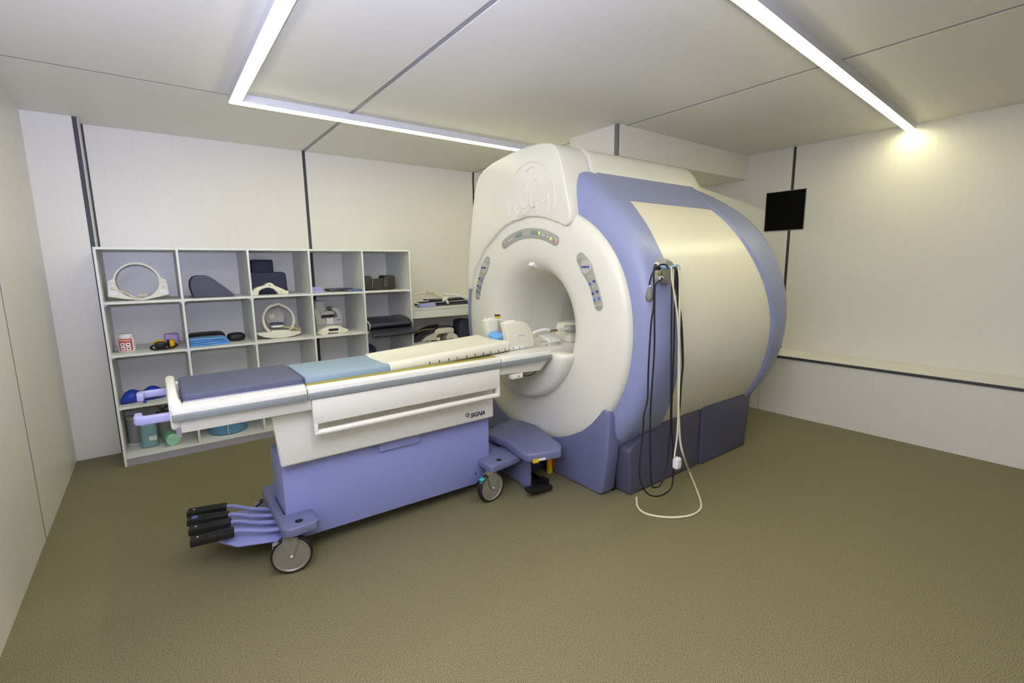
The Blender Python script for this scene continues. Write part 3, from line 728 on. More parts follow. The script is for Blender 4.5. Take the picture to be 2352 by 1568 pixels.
# foot pedals at the free end
zp = 0.205
tips = [((430, 1172), (520, 1157)), ((431, 1190), (524, 1176)), ((433, 1212), (530, 1192)), ((436, 1237), (537, 1213))]
tray = mk('pedal_tray', prism([tuple(at(x, y, 'z', 0.14))[:2] for x, y in ((640, 1160), (668, 1226), (655, 1238), (545, 1254), (500, 1243), (470, 1225), (520, 1178))], 'z', 0.132, 0.142, 0.003), M_PURPLE, tbl, 'purple pedal tray')
for k_, (a_, b_) in enumerate(tips):
    A, B = at(*a_, 'z', zp), at(*b_, 'z', zp)
    d_ = (B-A).normalized(); n_ = Vector((-d_.y, d_.x, 0))
    hw = 0.029
    ped = mk('pedal', prism([tuple((A-n_*hw)[:2]), tuple((B-n_*hw)[:2]), tuple((B+n_*hw)[:2]), tuple((A+n_*hw)[:2])], 'z', zp-0.038, zp, 0.006), M_BLACK, tbl, 'black foot pedal')
    cgr = []
    for t_ in range(10):
        pc = A+(B-A)*(0.33+0.06*t_)
        cgr.append(prism([tuple((pc-n_*0.016-d_*0.003)[:2]), tuple((pc-n_*0.016+d_*0.003)[:2]), tuple((pc+n_*0.016+d_*0.003)[:2]), tuple((pc+n_*0.016-d_*0.003)[:2])], 'z', zp-0.001, zp+0.0025))
    mk('grip', join(*cgr), M_RUBBER, ped)
    pc = A+(B-A)*0.17
    mk('mark', lathe([(0.001, zp+0.0008), (0.005, zp+0.0008), (0.005, zp-0.001)], 10, 'z', (pc.x, pc.y, 0)) if k_ != 1 else prism([tuple((pc-n_*0.014-d_*0.012)[:2]), tuple((pc-n_*0.014+d_*0.012)[:2]), tuple((pc+n_*0.014+d_*0.012)[:2]), tuple((pc+n_*0.014-d_*0.012)[:2])], 'z', zp-0.001, zp+0.0015), M_BTNBLUE if k_ == 1 else M_LABEL, ped)
    E_ = Vector((0.45, TY+(0.125-0.085*k_), 0.175))
    mk('pedal_rod', tube([tuple(B-d_*0.02-Vector((0, 0, 0.018))), tuple(B+d_*0.03-Vector((0, 0, 0.02))), tuple((B+E_)/2+Vector((0, 0, -0.015))), tuple(E_)], 0.011, 8, 6), M_PURPLE, ped)
# small junction box under the nose
p = at(1200, 857, 'y', 2.47)
jb = mk('junction_box', box(1.83, 1.925, 2.452, 2.50, 0.805, 0.838, 0.006), M_WHITE, tbl)
mk('screw', cyl((1.885, 2.452, 0.82), (1.885, 2.448, 0.82), 0.006, 12), M_BRASS, jb)
mk('lead', tube([(1.925, 2.48, 0.82), (1.97, 2.48, 0.805), (2.04, 2.48, 0.81), (2.09, 2.50, 0.84)], 0.003, 6, 6), M_BLACK, jb)

# ------------------------------------------------------------------ things lying on the table
def pad(x0, x1, y0, y1, z0, z1, b): return box(x0, x1, y0, y1, z0, z1, b, 3)
tp = thing('table_pad', 'slate blue padded mattress at the pedal end of the table', 'pad', (0.32, TY, 0.9285))
mk('cushion', pad(0.048, 0.562, 2.520, 2.962, 0.938, 1.004, 0.014), M_PADDARK, tp)
mk('piping', box(0.052, 0.558, 2.522, 2.958, 0.9285, 0.971) if False else join(box(0.050, 0.560, 2.5185, 2.963, 0.966, 0.972), box(0.056, 0.554, 2.53, 2.95, 0.9285, 0.938)), M_TRIM, tp)
mk('table_pad', prism([(0.570, 0.9285), (1.028, 0.9285), (1.028, 0.999), (0.570, 0.999)], 'y', 2.534, 2.945, 0.006, 2), M_PADBLUE, None, 'flat light blue foam pad in the middle of the table', cat='pad')
# spine coil: cream saddle with a printed scale
sc = thing('spine_coil', 'long cream spine coil with printed numbers on the table', 'coil', (1.5, TY, 0.9285))
rows = []
for k in range(13):
    f = k/12; x = 1.040+(1.872-1.040)*f
    w = 0.208; up = 0.040*f
    dip = 0.016*(1-0.5*f)
    z0, z1 = 0.950+0.034*f, 1.008+up
    s = [(-w+0.01, z0), (-w, z0+0.012), (-w-0.001, z1-0.02), (-w+0.004, z1-0.006), (-w+0.016, z1+0.001), (-w+0.05, z1+0.002)]
    for t in range(1, 10):
        u = -w+0.05+(2*w-0.1)*t/10; s.append((u, z1+0.002-dip*cos(pi*u/(2*w))))
    s += [(-a, b) for a, b in s[5::-1]]
    rows.append([(x, TY+a, b) for a, b in s])
coil = mk('shell', loft(rows), M_COIL, sc, angle=45)
mk('end_lip', loft([[(1.031, y_, z_-0.004) for x_, y_, z_ in rows[0]], [(1.0395, y_, z_-0.002) for x_, y_, z_ in rows[0]]]), M_LABEL, sc, angle=45)
mk('base_rail', box(1.06, 1.72, 2.56, 2.60, 0.9285, 0.951), M_BLACK, sc)
mk('base_rail', box(1.06, 1.72, 2.89, 2.93, 0.9285, 0.951), M_BLACK, sc)
for px, ch in ((987, 'I'), (1009, '6'), (1031, 'I'), (1050, '5'), (1072, 'I'), (1091, '4'), (1110, 'I'), (1127, '3'), (1145, 'I'), (1160, '2')):
    q = at(px, 829-(px-1009)*0.17, 'y', 2.536)
    if ch == 'I': mk('tick', box(q.x-0.0026, q.x+0.0026, 2.5335, 2.5380, q.z-0.007, q.z+0.007), M_INK, sc)
    else: mk('numeral', face_y(text_raw(ch, 0.024, 0.0008, 0, 0.0), q.x, 2.5345, q.z), M_INK, sc)
# head coil
hc = thing('head_coil', 'cream open head coil with two side walls at the bore mouth', 'coil', (1.98, TY, 0.9285))
hpx = [(1169, 803), (1168, 787), (1165, 765), (1160, 742), (1175, 739), (1202, 738), (1211, 741), (1218, 750), (1224, 764), (1228, 782), (1229, 801)]
HN, HF = 2.595, 2.895                 # outer faces of its two walls
hp2 = [(lambda v: (v.x, max(0.9285, v.z)))(at(x, y, 'y', HN)) for x, y in hpx]
zd = 0.9685
hp2[0] = (hp2[0][0], zd); hp2[-1] = (hp2[-1][0], zd)
mk('side_wall', prism(hp2, 'y', HN, HN+0.066, 0.010, 3, 30), M_COIL, hc, angle=50)
mk('side_wall', prism(hp2, 'y', HF-0.066, HF, 0.010, 3, 30), M_COIL, hc, angle=50)
x0h, x1h = hp2[0][0], hp2[-1][0]
mk('base', box(x0h+0.004, x1h-0.004, HN+0.004, HF-0.004, 0.9285, 0.985), M_COIL, hc)
for y_ in (HN+0.033, HF-0.033):
    mk('latch', join(cyl((hp2[3][0]+0.02, y_, hp2[3][1]-0.004), (hp2[3][0]+0.02, y_, hp2[3][1]+0.018), 0.006, 10), box(hp2[3][0]+0.04, hp2[3][0]+0.10, y_-0.012, y_+0.012, hp2[4][1]-0.004, hp2[4][1]+0.006, 0.002)), M_LABEL, hc)
mk('screen', box(x0h+0.075, x0h+0.079, HN+0.066, HF-0.066, 1.03, 1.155), M_GLASS, hc, 'clear plastic screen')
mk('screen_post', box(x0h+0.07, x0h+0.084, TY-0.006, TY+0.006, 0.985, 1.155), M_GLASS, hc)
mk('scale_label', box(x0h+0.005, x0h+0.13, HN-0.0025, HN+0.001, zd+0.006, zd+0.026), M_LABEL, hc)
for u in (0.035, 0.09): mk('tick', box(x0h+u-0.002, x0h+u+0.002, HN-0.0032, HN-0.002, zd+0.009, zd+0.024), M_INK, hc)
mk('maker_label', box(x0h+0.085, x0h+0.135, HN-0.0015, HN+0.001, 1.062, 1.070), M_LAV, hc)
# light blue folded cap lying between the walls of the head coil
fc = []
for k in range(13):
    t = k/12; y_ = HN+0.0675+(HF-HN-0.135)*t; b_ = sin(pi*t)
    fc.append([(x0h-0.012+0.004*sin(8*t), y_, 1.048-0.044*b_), (x0h-0.018, y_, 1.064-0.030*b_+0.003*sin(11*t)), (x0h+0.004, y_, 1.078-0.006*b_), (x0h+0.05, y_, 1.076+0.003*sin(9*t)), (x0h+0.066, y_, 1.058), (x0h+0.06, y_, 1.03-0.043*b_), (x0h+0.02, y_, 1.028-0.0425*b_)])
mk('disposable_cap', loft(fc), M_CLOTH, None, 'folded light blue disposable cap lying in the head coil', cat='cap', angle=60)
# cables and port box on the bridge behind the head coil
pb = thing('coil_port', 'cream coil port box with a plugged grey connector in the bore', 'port box', (2.62, 2.72, 0.9555))
mk('housing', join(prism([(2.52, 0.9555), (2.98, 0.9555), (2.98, 1.105), (2.56, 1.105), (2.54, 1.09), (2.52, 1.02)], 'y', 2.62, 2.80, 0.012, 3)), M_COIL, pb)
mk('connector', box(2.485, 2.56, 2.585, 2.66, 1.045, 1.095, 0.012, 3), M_PANELGREY, pb, 'grey plug')
for z_ in (1.075, 1.04): mk('port', cyl((2.585, 2.622, z_), (2.585, 2.617, z_), 0.008, 12), M_BLACK, pb)
mk('slot', box(2.76, 2.83, 2.616, 2.622, 0.975, 1.03), M_BLACK, pb)
mk('cable', join(tube([(x1h+0.004, 2.64, 1.06), (x1h+0.05, 2.63, 1.075), (x1h+0.12, 2.62, 1.085), (2.305, 2.612, 1.075)], 0.011, 10), cyl((2.38, 2.612, 1.069), (2.49, 2.62, 1.07), 0.014, 12)), M_LABEL, pb)
mk('cable_joint', cyl((2.30, 2.609, 1.07), (2.385, 2.613, 1.069), 0.009, 12), M_BRASS, pb)
wbx = thing('cover_box', 'flat white box with screws tilted on the bore bridge', 'box', (2.36, 2.72, 0.9555))
def tiltb(r): return rot(r, 'x', 0, (2.36, 2.7, 0.97))
mk('lid', rot(box(2.30, 2.42, 2.60, 2.74, 0.995, 1.015, 0.006), 'x', 14, (2.36, 2.67, 1.0)), M_LABEL, wbx)
mk('body', box(2.31, 2.41, 2.62, 2.73, 0.9555, 0.995, 0.004), M_COIL, wbx)
mk('screw', rot(join(*[cyl((x, y, 1.014), (x, y, 1.017), 0.004, 8) for x in (2.312, 2.408) for y in (2.612, 2.728)]), 'x', 14, (2.36, 2.67, 1.0)), M_GREY, wbx)
mk('hose', join(tube([(x1h+0.006, 2.66, 1.01), (2.25, 2.66, 1.005), (2.312, 2.66, 0.99)], 0.008, 8), tube([(x1h+0.006, 2.635, 0.985), (2.25, 2.64, 0.975), (2.32, 2.64, 0.972)], 0.008, 8)), M_COIL, wbx)

# ================================================================== open shelving
SX = [-0.327+i*(2.2+0.327)/5 for i in range(6)]
SY0, SY1, TT = 4.74, 5.364, 0.018
LV = [1.305, 0.893, 0.476, 0.070]
T = [z+TT/2+0.0004 for z in LV]           # resting heights of the four rows
sh = thing('shelving_unit', 'white open shelving with twenty square compartments against the back wall', 'shelving', (0.94, 5.05, 0))
for i, x in enumerate(SX):
    mk('upright', box(x-0.008, x+0.008, SY0, SY1, 0.0 if i in (0, 5) else 0.061, 1.711), M_SHELF, sh)
mk('top_board', box(SX[0]-0.008, SX[5]+0.008, SY0, SY1, 1.711, 1.729), M_SHELF, sh)
mk('plinth', box(SX[0]+0.0085, SX[5]-0.0085, SY0+0.004, SY0+0.022, 0.0, 0.060), M_PLINTH, sh, 'grey plinth')
for r, z in enumerate(LV):
    for i in range(5):
        mk('shelf_board', box(SX[i]+0.0082, SX[i+1]-0.0082, SY0, SY1, z-TT/2, z+TT/2), M_SHELF, sh)
        if r < 3:
            for s, x in ((1, SX[i]+0.0085), (-1, SX[i+1]-0.0085)):
                mk('bracket', prism([(x, z-TT/2-0.0005), (x+s*0.022, z-TT/2-0.0005), (x, z-TT/2-0.022)], 'y', SY0+0.03, SY0+0.045), M_LABEL, sh)
def P(px, py, y): return at(px, py, 'y', y)
def poly_xz(pts, y, zmin=None):
    o = [(P(a, b, y).x, P(a, b, y).z) for a, b in pts]
    if zmin is not None:
        dz = zmin-min(q[1] for q in o); o = [(a, b+dz) for a, b in o]
    return o
def crop(ox, oy, sc): return lambda a, b: (ox+a/sc, oy+b/sc)

# --- row 1: ring coil
cr = crop(225, 570, 11.76); y = 4.90
k1 = thing('ring_coil', 'large cream ring-shaped coil with flared feet on the top row', 'coil', (0.05, y, T[0]))
outer = poly_xz([cr(*q) for q in ((400, 850), (430, 720), (510, 600), (640, 490), (820, 405), (1030, 380), (1230, 405), (1420, 490), (1570, 620), (1660, 730), (1705, 815), (1820, 815), (1850, 900), (1935, 1250), (1600, 1330), (1250, 1400), (1040, 1405), (800, 1385), (500, 1345), (275, 1315), (265, 950), (290, 850))], y, T[0])
ctr = P(*cr(1067, 900), y); ctr = Vector((ctr.x, 0, T[0]+(P(*cr(1067, 900), y).z-P(*cr(1067, 1405), y).z)))
mpx = (P(*cr(1660, 900), y).x-P(*cr(475, 900), y).x)/2
mpz = (P(*cr(1067, 440), y).z-P(*cr(1067, 1360), y).z)/2
def raycast(poly, cx_, cz_, a):
    best = None; dx, dz = cos(a), sin(a)
    for (x1, z1), (x2, z2) in zip(poly, poly[1:]+poly[:1]):
        ex, ez = x2-x1, z2-z1; den = dx*ez-dz*ex
        if abs(den) < 1e-12: continue
        t = ((x1-cx_)*ez-(z1-cz_)*ex)/den; u = ((x1-cx_)*dz-(z1-cz_)*dx)/den
        if t > 0 and -1e-6 <= u <= 1+1e-6 and (best is None or t > best): best = t
    return (cx_+dx*best, cz_+dz*best)
def ring_solid(poly, cx_, cz_, rx, rz, y0, y1, n=96):
    rows = []
    for i in range(n):
        a = 2*pi*i/n
        ox, oz = raycast(poly, cx_, cz_, a)
        ix, iz = cx_+rx*cos(a), cz_+rz*sin(a)
        rows.append([(ox, y0, oz), (ox, y1, oz), (ix, y1, iz), (ix, y0, iz)])
    rows.append(rows[0])
    return loft(rows, caps=False)
dzr = T[0]-P(*cr(1250, 1400), y).z
dzr = T[0]-min(P(*cr(*q), y).z for q in ((1250, 1400), (1040, 1405), (800, 1385)))
mk('ring', ring_solid(outer, ctr.x, ctr.z, mpx, mpz, y, y+0.19), M_COIL, k1, angle=30)
def dot(px, py, y_, r, m, parent, name='knob', d=0.006):
    q = P(px, py, y_); mk(name, cyl((q.x, y_, q.z), (q.x, y_-d, q.z), r, 12), m, parent)
up_px = 11.76*dzr/0.00275      # crop rows that lift a point by dzr
dot(*cr(380, 1085-up_px), y, 0.008, M_COILG, k1); dot(*cr(1765, 1045-up_px), y, 0.008, M_COILG, k1)
def plate(pa, pb, y_, m, parent, name='label', d=0.0025):
    A, B = P(*pa, y_), P(*pb, y_)
    return mk(name, box(min(A.x, B.x), max(A.x, B.x), y_-d, y_, min(A.z, B.z), max(A.z, B.z)), m, parent)
plate(cr(305, 1140), cr(560, 1270), y, M_LABEL, k1); plate(cr(1650, 1110), cr(1880, 1255), y, M_LABEL, k1)
plate(cr(272, 943), cr(470, 950), y, M_COILG, k1, 'seam'); plate(cr(1675, 908), cr(1850, 915), y, M_COILG, k1, 'seam')
mk('cable', tube([tuple(P(*cr(a, b-up_px), y-0.008)) for a, b in ((390, 1090), (560, 1150), (780, 1230), (920, 1310), (1050, 1350), (1180, 1350))], 0.0045, 8), M_CABW, k1)
A, B = P(*cr(1085, 1330), y+0.03), P(*cr(1350, 1215), y+0.03)
mk('connector', box(A.x, B.x, y+0.02, y+0.06, A.z+dzr, B.z+dzr, 0.004), M_COILG, k1)
# wedge cushion
y = 4.84
w = poly_xz([(446, 684), (438, 662), (437, 646), (443, 636), (453, 632), (475, 632), (490, 640), (515, 657), (541, 677), (535, 680)], y, T[0])
w = [(a, max(T[0], b) if i not in (0, 9) else T[0]) for i, (a, b) in enumerate(w)]
mk('wedge_cushion', prism(w, 'y', y, y+0.26, 0.008, 3, 20), M_CHAR, None, 'charcoal wedge cushion with a rounded high end', cat='cushion', angle=50)
# dark cushions
y = 4.99
A, B, C_ = P(577, 674, y), P(662, 668, y), P(655, 624, y)
mk('cushion', prism([(A.x, T[0]), (B.x, T[0]), (P(656, 624, y).x, C_.z-0.012), (P(648, 622, y).x, C_.z), (A.x, C_.z)], 'y', y, y+0.12, 0.014, 3), M_NAVY, None, 'wide navy cushion standing behind the arched coil', cat='cushion', angle=50)
y = 5.135
A, B = P(575, 596, y), P(627, 600, y)
mk('cushion', box(A.x, B.x, y, y+0.11, T[0], A.z, 0.016, 3), M_NAVY, None, 'narrower, taller navy cushion behind the wide navy one', cat='cushion', angle=50)
# arched coil top
cr = crop(565, 570, 7.125); y = 4.85
ar = thing('arch_coil', 'small cream arched coil half in front of the navy cushions', 'coil', (0.72, y, T[0]))
op = [(95, 745), (95, 710), (150, 650), (200, 625), (310, 597), (345, 562), (390, 552), (435, 565), (465, 597), (580, 645), (660, 683), (695, 690), (697, 738), (530, 740), (515, 705), (460, 660), (400, 637), (335, 637), (260, 660), (215, 690), (203, 755)]
w = poly_xz([cr(*q) for q in op], y, T[0])
w = [(a, T[0] if i in (0, 12, 13, 20) else b) for i, (a, b) in enumerate(w)]
mk('arch', prism(w, 'y', y, y+0.09, 0.005, 2), M_COIL, ar, angle=45)
dot(*cr(565, 712), y, 0.006, M_COILG, ar); dot(*cr(388, 605), y, 0.005, M_BLACK, ar, 'slot')
# lavender foam blocks
y = 4.80
for (a, b, z0, z1, lab) in ((716, 744, T[0], T[0]+0.030, 'lower and longer of two stacked lavender foam blocks'), (715.5, 739.5, T[0]+0.0304, T[0]+0.058, 'upper, shorter of two stacked lavender foam blocks')):
    mk('foam_block', box(P(a, 665, y).x, P(b, 665, y).x, y, y+0.10, z0, z1, 0.003), M_PADLAV, None, lab, cat='foam block', group='stacked lavender foam blocks')
A, B = P(755, 662, 4.95), P(830, 664, 4.95)
mk('flat_pad', rot(box(A.x, B.x-0.09, 4.95, 5.20, T[0], T[0]+0.026, 0.005), 'z', -6, (A.x, 4.95, 0)), M_VINYL, None, 'thin dark slate pad lying behind the steel blue pad', cat='pad')
A, B = P(799, 668, 4.78), P(833, 668, 4.78)
mk('flat_pad', box(A.x, SX[4]-0.0105, 4.78, 4.90, T[0], T[0]+0.022, 0.004), mat('pad_steel_blue', (84, 104, 146), 0.5, var=0.04), None, 'thin steel blue pad at the front of its compartment', cat='pad')
# brown wrap
y = 4.86; br = thing('support_wrap', 'dark brown leather body wrap folded with a centre strap', 'wrap', (1.9, y, T[0]))
def blobpx(pa, pb, y0, y1, e=0.35, zf=None):
    A, B = P(*pa, y0), P(*pb, y0); z0 = zf if zf is not None else min(A.z, B.z); z1 = max(A.z, B.z)
    return blob(((A.x+B.x)/2, (y0+y1)/2, (z0+z1)/2), (abs(B.x-A.x)/2, (y1-y0)/2, (z1-z0)/2), e, e)
mk('roll', blobpx((836, 634), (857, 664), y, y+0.2, 0.3, T[0]), M_BROWN, br)
mk('roll', blobpx((883, 632), (910, 661), y, y+0.2, 0.3, T[0]), M_BROWN, br)
mk('centre_panel', blobpx((852, 640), (888, 660), y+0.012, y+0.12, 0.2, T[0]+0.002), M_BROWN, br)
mk('seam', join(*[tube([tuple(P(x, 640, y-0.002)), tuple(P(x+0.5, 650, y-0.004)), tuple(P(x-0.5, 660, y-0.002))], 0.0022, 6) for x in (855.5,)]), M_DRUM, br)
mk('seam', tube([tuple(P(884, 637, y-0.002)), tuple(P(885, 648, y-0.004)), tuple(P(884, 658, y-0.002))], 0.0022, 6), M_DRUM, br)

# --- row 2: canister
y = 4.92; q = P(292.5, 806, y-0.055)
cx_, r_ = q.x, 0.056
cn = thing('canister', 'white plastic canister with a red printed label', 'canister', (cx_, y, T[1]))
mk('body', lathe([(0.048, T[1]), (r_-0.002, T[1]+0.004), (r_, T[1]+0.012), (r_-0.003, T[1]+0.112), (r_-0.007, T[1]+0.118)], 40, 'z', (cx_, y, 0)), M_LABEL, cn)
mk('lid', lathe([(r_-0.005, T[1]+0.118), (r_-0.003, T[1]+0.120), (r_-0.004, T[1]+0.142), (r_-0.010, T[1]+0.146), (0.01, T[1]+0.146)], 40, 'z', (cx_, y, 0)), M_LABEL, cn)
def on_cyl(raw, r, c_, yc_, z0, ang=0.0):
    """wrap a raw lying in (u, v, depth) onto the front of an upright cylinder"""
    return [(c_+(r+d)*sin(u/r+ang), yc_-(r+d)*cos(u/r+ang), z0+v) for u, v, d in raw[0]], raw[1]
def grid_plate(u0, u1, v0, v1, d, n=10):
    V = []; Fc = []
    for i in range(n+1):
        u = u0+(u1-u0)*i/n; V += [(u, v0, d), (u, v1, d), (u, v1, d-0.0015), (u, v0, d-0.0015)]
    for i in range(n):
        for k in range(4): Fc.append((4*i+k, 4*i+(k+1) % 4, 4*i+4+(k+1) % 4, 4*i+4+k))
    return V, Fc
AL = -0.12
lbl = mk('label_band', on_cyl(grid_plate(-0.046, 0.046, 0.012, 0.110, 0.0012, 14), r_, cx_, y, T[1], AL), M_RED, cn, 'red printed label')
mk('lettering', on_cyl(mv(text_raw('ТРИЛОКС', 0.0165, 0.0003, 0, 0.0004), 0, 0.094, 0.0020), r_, cx_, y, T[1], AL), M_LABEL, lbl)
for u in (-0.033, 0.003):
    for v in (0.017, 0.049):
        pn = mk('picture', on_cyl(grid_plate(u, u+0.03, v, v+0.028, 0.0018, 5), r_, cx_, y, T[1], AL), M_LABEL, lbl)
        mk('print', on_cyl(mv(blob((0, 0, 0), (0.009, 0.005, 0.0004), 1, 1, 6, 12), u+0.015, v+0.014, 0.0018), r_, cx_, y, T[1], AL), M_INK, lbl)
# clear plastic stand
y = 4.95; ps = thing('clear_stand', 'small clear plastic stand tucked beside the canister', 'stand', (P(266, 800, y).x, y, T[1]))
xa, xb = P(258, 800, y).x, P(272, 800, y).x
mk('base', box(xa, xb, y, y+0.09, T[1], T[1]+0.006), M_GLASS, ps)
mk('plate', rot(box(xa+0.006, xa+0.012, y+0.005, y+0.085, T[1]+0.006, T[1]+0.055), 'y', 14, (xa, y, T[1]+0.006)), M_GLASS, ps)
mk('plate', box(xa+0.012, xb-0.002, y+0.04, y+0.045, T[1]+0.006, T[1]+0.03), M_COILG, ps)
# ear defenders
y = 4.83; ed = thing('ear_defenders', 'yellow ear defenders with black cushions and headband', 'ear defenders', (P(372, 800, y).x, y, T[1]))
A = P(367, 790, y)
cz_ = T[1]+0.036
mk('ear_cup', blob((A.x, y+0.058, cz_+0.008), (0.045, 0.028, 0.034), 0.8, 0.9), M_YELLOW, ed)
mk('ear_cushion', blob((A.x+0.004, y+0.030, cz_), (0.042, 0.016, 0.031), 0.7, 0.9), M_BLACK, ed)
B = P(395, 787, y)
mk('ear_cup', blob((B.x, y+0.045, cz_+0.004), (0.022, 0.038, 0.034), 0.6, 0.8), M_YELLOW, ed)
mk('ear_cushion', blob((B.x-0.024, y+0.045, cz_+0.006), (0.012, 0.036, 0.032), 0.6, 0.8), M_BLACK, ed)
mk('headband', tube([(A.x-0.045, y+0.05, cz_), (A.x-0.062, y+0.02, T[1]+0.022), (A.x-0.040, y-0.010, T[1]+0.008), (A.x+0.02, y-0.022, T[1]+0.008), (B.x-0.01, y-0.012, T[1]+0.011), (B.x+0.028, y+0.015, T[1]+0.022), (B.x+0.026, y+0.04, cz_)], 0.0075, 8, flat=(0.8, 1.2)), M_RUBBER, ed)
# lilac packet
y = 5.06
mk('lilac_packet', blobpx((376, 768), (413, 790), y, y+0.12, 0.25, T[1]), M_LILAC, None, 'soft lilac plastic packet behind the ear defenders', cat='packet')
# blue folded cloth
y = 4.80; x0_, x1_ = SX[1]+0.016, P(527, 790, y).x
bc = thing('folded_cloth', 'bright blue folded cloth stacked in loose layers', 'cloth', ((x0_+x1_)/2, y, T[1]))
for k in range(4):
    z0 = T[1]+0.016*k; rows = []
    for i in range(15):
        f = i/14; xx = x0_+(x1_-0.008*k*(k > 1)-x0_)*f
        dz = 0.0015*sin(9*f+k*2); dy = 0.006*sin(7*f+k*1.7)
        rows.append([(xx, y+dy+0.002*k, z0+0.001), (xx, y+dy-0.004, z0+0.007+dz*0.5), (xx, y+dy+0.002*k, z0+0.0135+dz*0.6), (xx, y+0.10, z0+0.0145), (xx, y+0.17, z0+0.0145), (xx, y+0.17, z0+0.001)])
    mk('fold', loft(rows), M_CLOTH, bc, angle=60)
# black flat bag and pouch
y = 4.985
A, B = P(430, 766, y), P(519, 770, y)
mk('flat_bag', blob(((A.x+0.012+B.x)/2, y+0.13, T[1]+0.042), ((B.x-A.x-0.012)/2, 0.12, 0.042), 0.45, 0.3), M_BLACK, None, 'flat black bag lying behind the blue cloth', cat='bag')
y = 4.93
A, B = P(524, 772, y), P(565, 772, y)
mk('pouch', blob(((A.x+B.x)/2, y+0.07, T[1]+0.037), ((B.x-A.x)/2, 0.07, 0.037), 0.7, 0.5), M_BLACK, None, 'small rounded black pouch to one side of the blue cloth', cat='pouch')
# round head coil on a boat-shaped base
cr = crop(565, 570, 7.125); y = 4.86
rc = thing('round_coil', 'small cream round head coil on a boat-shaped base', 'coil', (P(639, 770, y).x, y, T[1]))
bpoly = poly_xz([cr(*q) for q in ((165, 1375), (420, 1345), (430, 1325), (705, 1315), (715, 1335), (905, 1330), (890, 1370), (800, 1405), (690, 1430), (600, 1445), (450, 1450), (300, 1435), (215, 1405))], y, T[1])
mk('base', prism(bpoly, 'y', y, y+0.20, 0.005, 2), M_COIL, rc, angle=45)
zsh = T[1]-min(P(*cr(450, 1450), y).z, P(*cr(600, 1445), y).z)
def Q(a, b, yy=y): v = P(*cr(a, b), yy); return (v.x, yy, v.z+zsh)
path = [(380, 1340), (310, 1260), (280, 1150), (290, 1060), (340, 970), (415, 918), (470, 905), (500, 890), (530, 887), (560, 896), (590, 914), (645, 935), (715, 990), (765, 1070), (782, 1160), (765, 1240), (715, 1315)]
mk('front_hoop', tube([Q(a, b, y+0.02) for a, b in path], 0.0135, 10, 5, flat=(1, 1.15)), M_COIL, rc)
mk('rear_hoop', tube([Q(a, b, y+0.165) for a, b in path], 0.0135, 10, 5, flat=(1, 1.15)), M_COILG, rc)
cq = Q(530, 1130)
mk('rear_shell', lathe([(0.002, y+0.178), (0.05, y+0.176), (0.084, y+0.165), (0.086, y+0.17), (0.05, y+0.184), (0.002, y+0.186)], 36, 'y', (cq[0], 0, cq[2]), caps=False), M_COILG, rc)
mk('rear_disc', lathe([(0.002, y+0.168), (0.026, y+0.168), (0.028, y+0.178)], 24, 'y', (cq[0]-0.025, 0, cq[2]+0.012)), M_COIL, rc)
sd = Q(530, 1240)
mk('head_pad', blob((sd[0], y+0.095, sd[2]-0.012), (0.056, 0.07, 0.013), 0.6, 0.4), M_LABEL, rc)
mk('head_pad', blob((sd[0]+0.004, y+0.10, sd[2]+0.010), (0.054, 0.068, 0.010), 0.6, 0.4), M_PADDARK, rc, 'slate pad')
mk('cable', tube([Q(600, 1260, y+0.03), Q(700, 1272, y-0.004), Q(820, 1290, y-0.012), Q(895, 1312, y-0.006), Q(850, 1250, y+0.06), Q(800, 1210, y+0.11)], 0.0042, 8), M_CABG, rc)
# grey neck coil and its front bracket
cr = crop(705, 570, 7.125); y = 4.97
nc = thing('neck_coil', 'grey-cream neck coil with one tall and one curved horn', 'coil', (P(755, 750, y).x, y, T[1]))
zsh = T[1]-P(*cr(160, 1330), y).z
def poly_c(pts, yy=y): return [(P(*cr(a, b), yy).x, P(*cr(a, b), yy).z+zsh) for a, b in pts]
mk('tower', prism(poly_c([(150, 1000), (150, 800), (300, 800), (318, 990), (250, 1010)]), 'y', y+0.05, y+0.18, 0.008, 3), M_COILG, nc)
bd = poly_c([(165, 1300), (145, 1130), (112, 930), (140, 935), (190, 970), (225, 1045), (235, 1090), (300, 1090), (310, 1130), (440, 1130), (445, 1080), (500, 1070), (480, 1000), (430, 955), (395, 940), (410, 915), (450, 900), (500, 915), (545, 975), (575, 1060), (583, 1120), (580, 1230), (580, 1300)])
bd = [(a, T[1] if i in (0, len(bd)-1) else b) for i, (a, b) in enumerate(bd)]
mk('body', prism(bd, 'y', y, y+0.20, 0.006, 2), M_COILG, nc, angle=45)
mk('cross_bar', prism(poly_c([(225, 1075), (230, 1010), (320, 965), (440, 965), (465, 1010), (470, 1080)]), 'y', y+0.03, y+0.10, 0.004), M_COILG, nc)
def platec(pa, pb, m, name, d=0.003, off=0.0): 
    (xa, za), (xb, zb) = poly_c([pa, pb]); mk(name, box(min(xa, xb), max(xa, xb), y+off-d, y+off+0.002, min(za, zb), max(za, zb), 0.001), m, nc)
platec((240, 1035), (460, 1062), M_BLACK, 'slot', 0.003, 0.03); platec((312, 1085), (438, 1172), M_LABEL, 'label'); platec((487, 1100), (550, 1115), M_BTNBLUE, 'print')
platec((155, 1195), (305, 1203), M_DRUM, 'seam'); platec((440, 1175), (578, 1182), M_DRUM, 'seam')
y = 4.83; zsh = T[1]-P(*cr(260, 1355), y).z
bkt = thing('coil_bracket', 'cream slotted bracket lying in front of the neck coil', 'bracket', (P(765, 755, y).x, y, T[1]))
bq = poly_c([(175, 1345), (195, 1300), (350, 1222), (440, 1212), (530, 1215), (660, 1265), (675, 1285), (665, 1305), (600, 1320), (590, 1330), (515, 1332), (505, 1318), (345, 1325), (340, 1355), (260, 1355)], y)
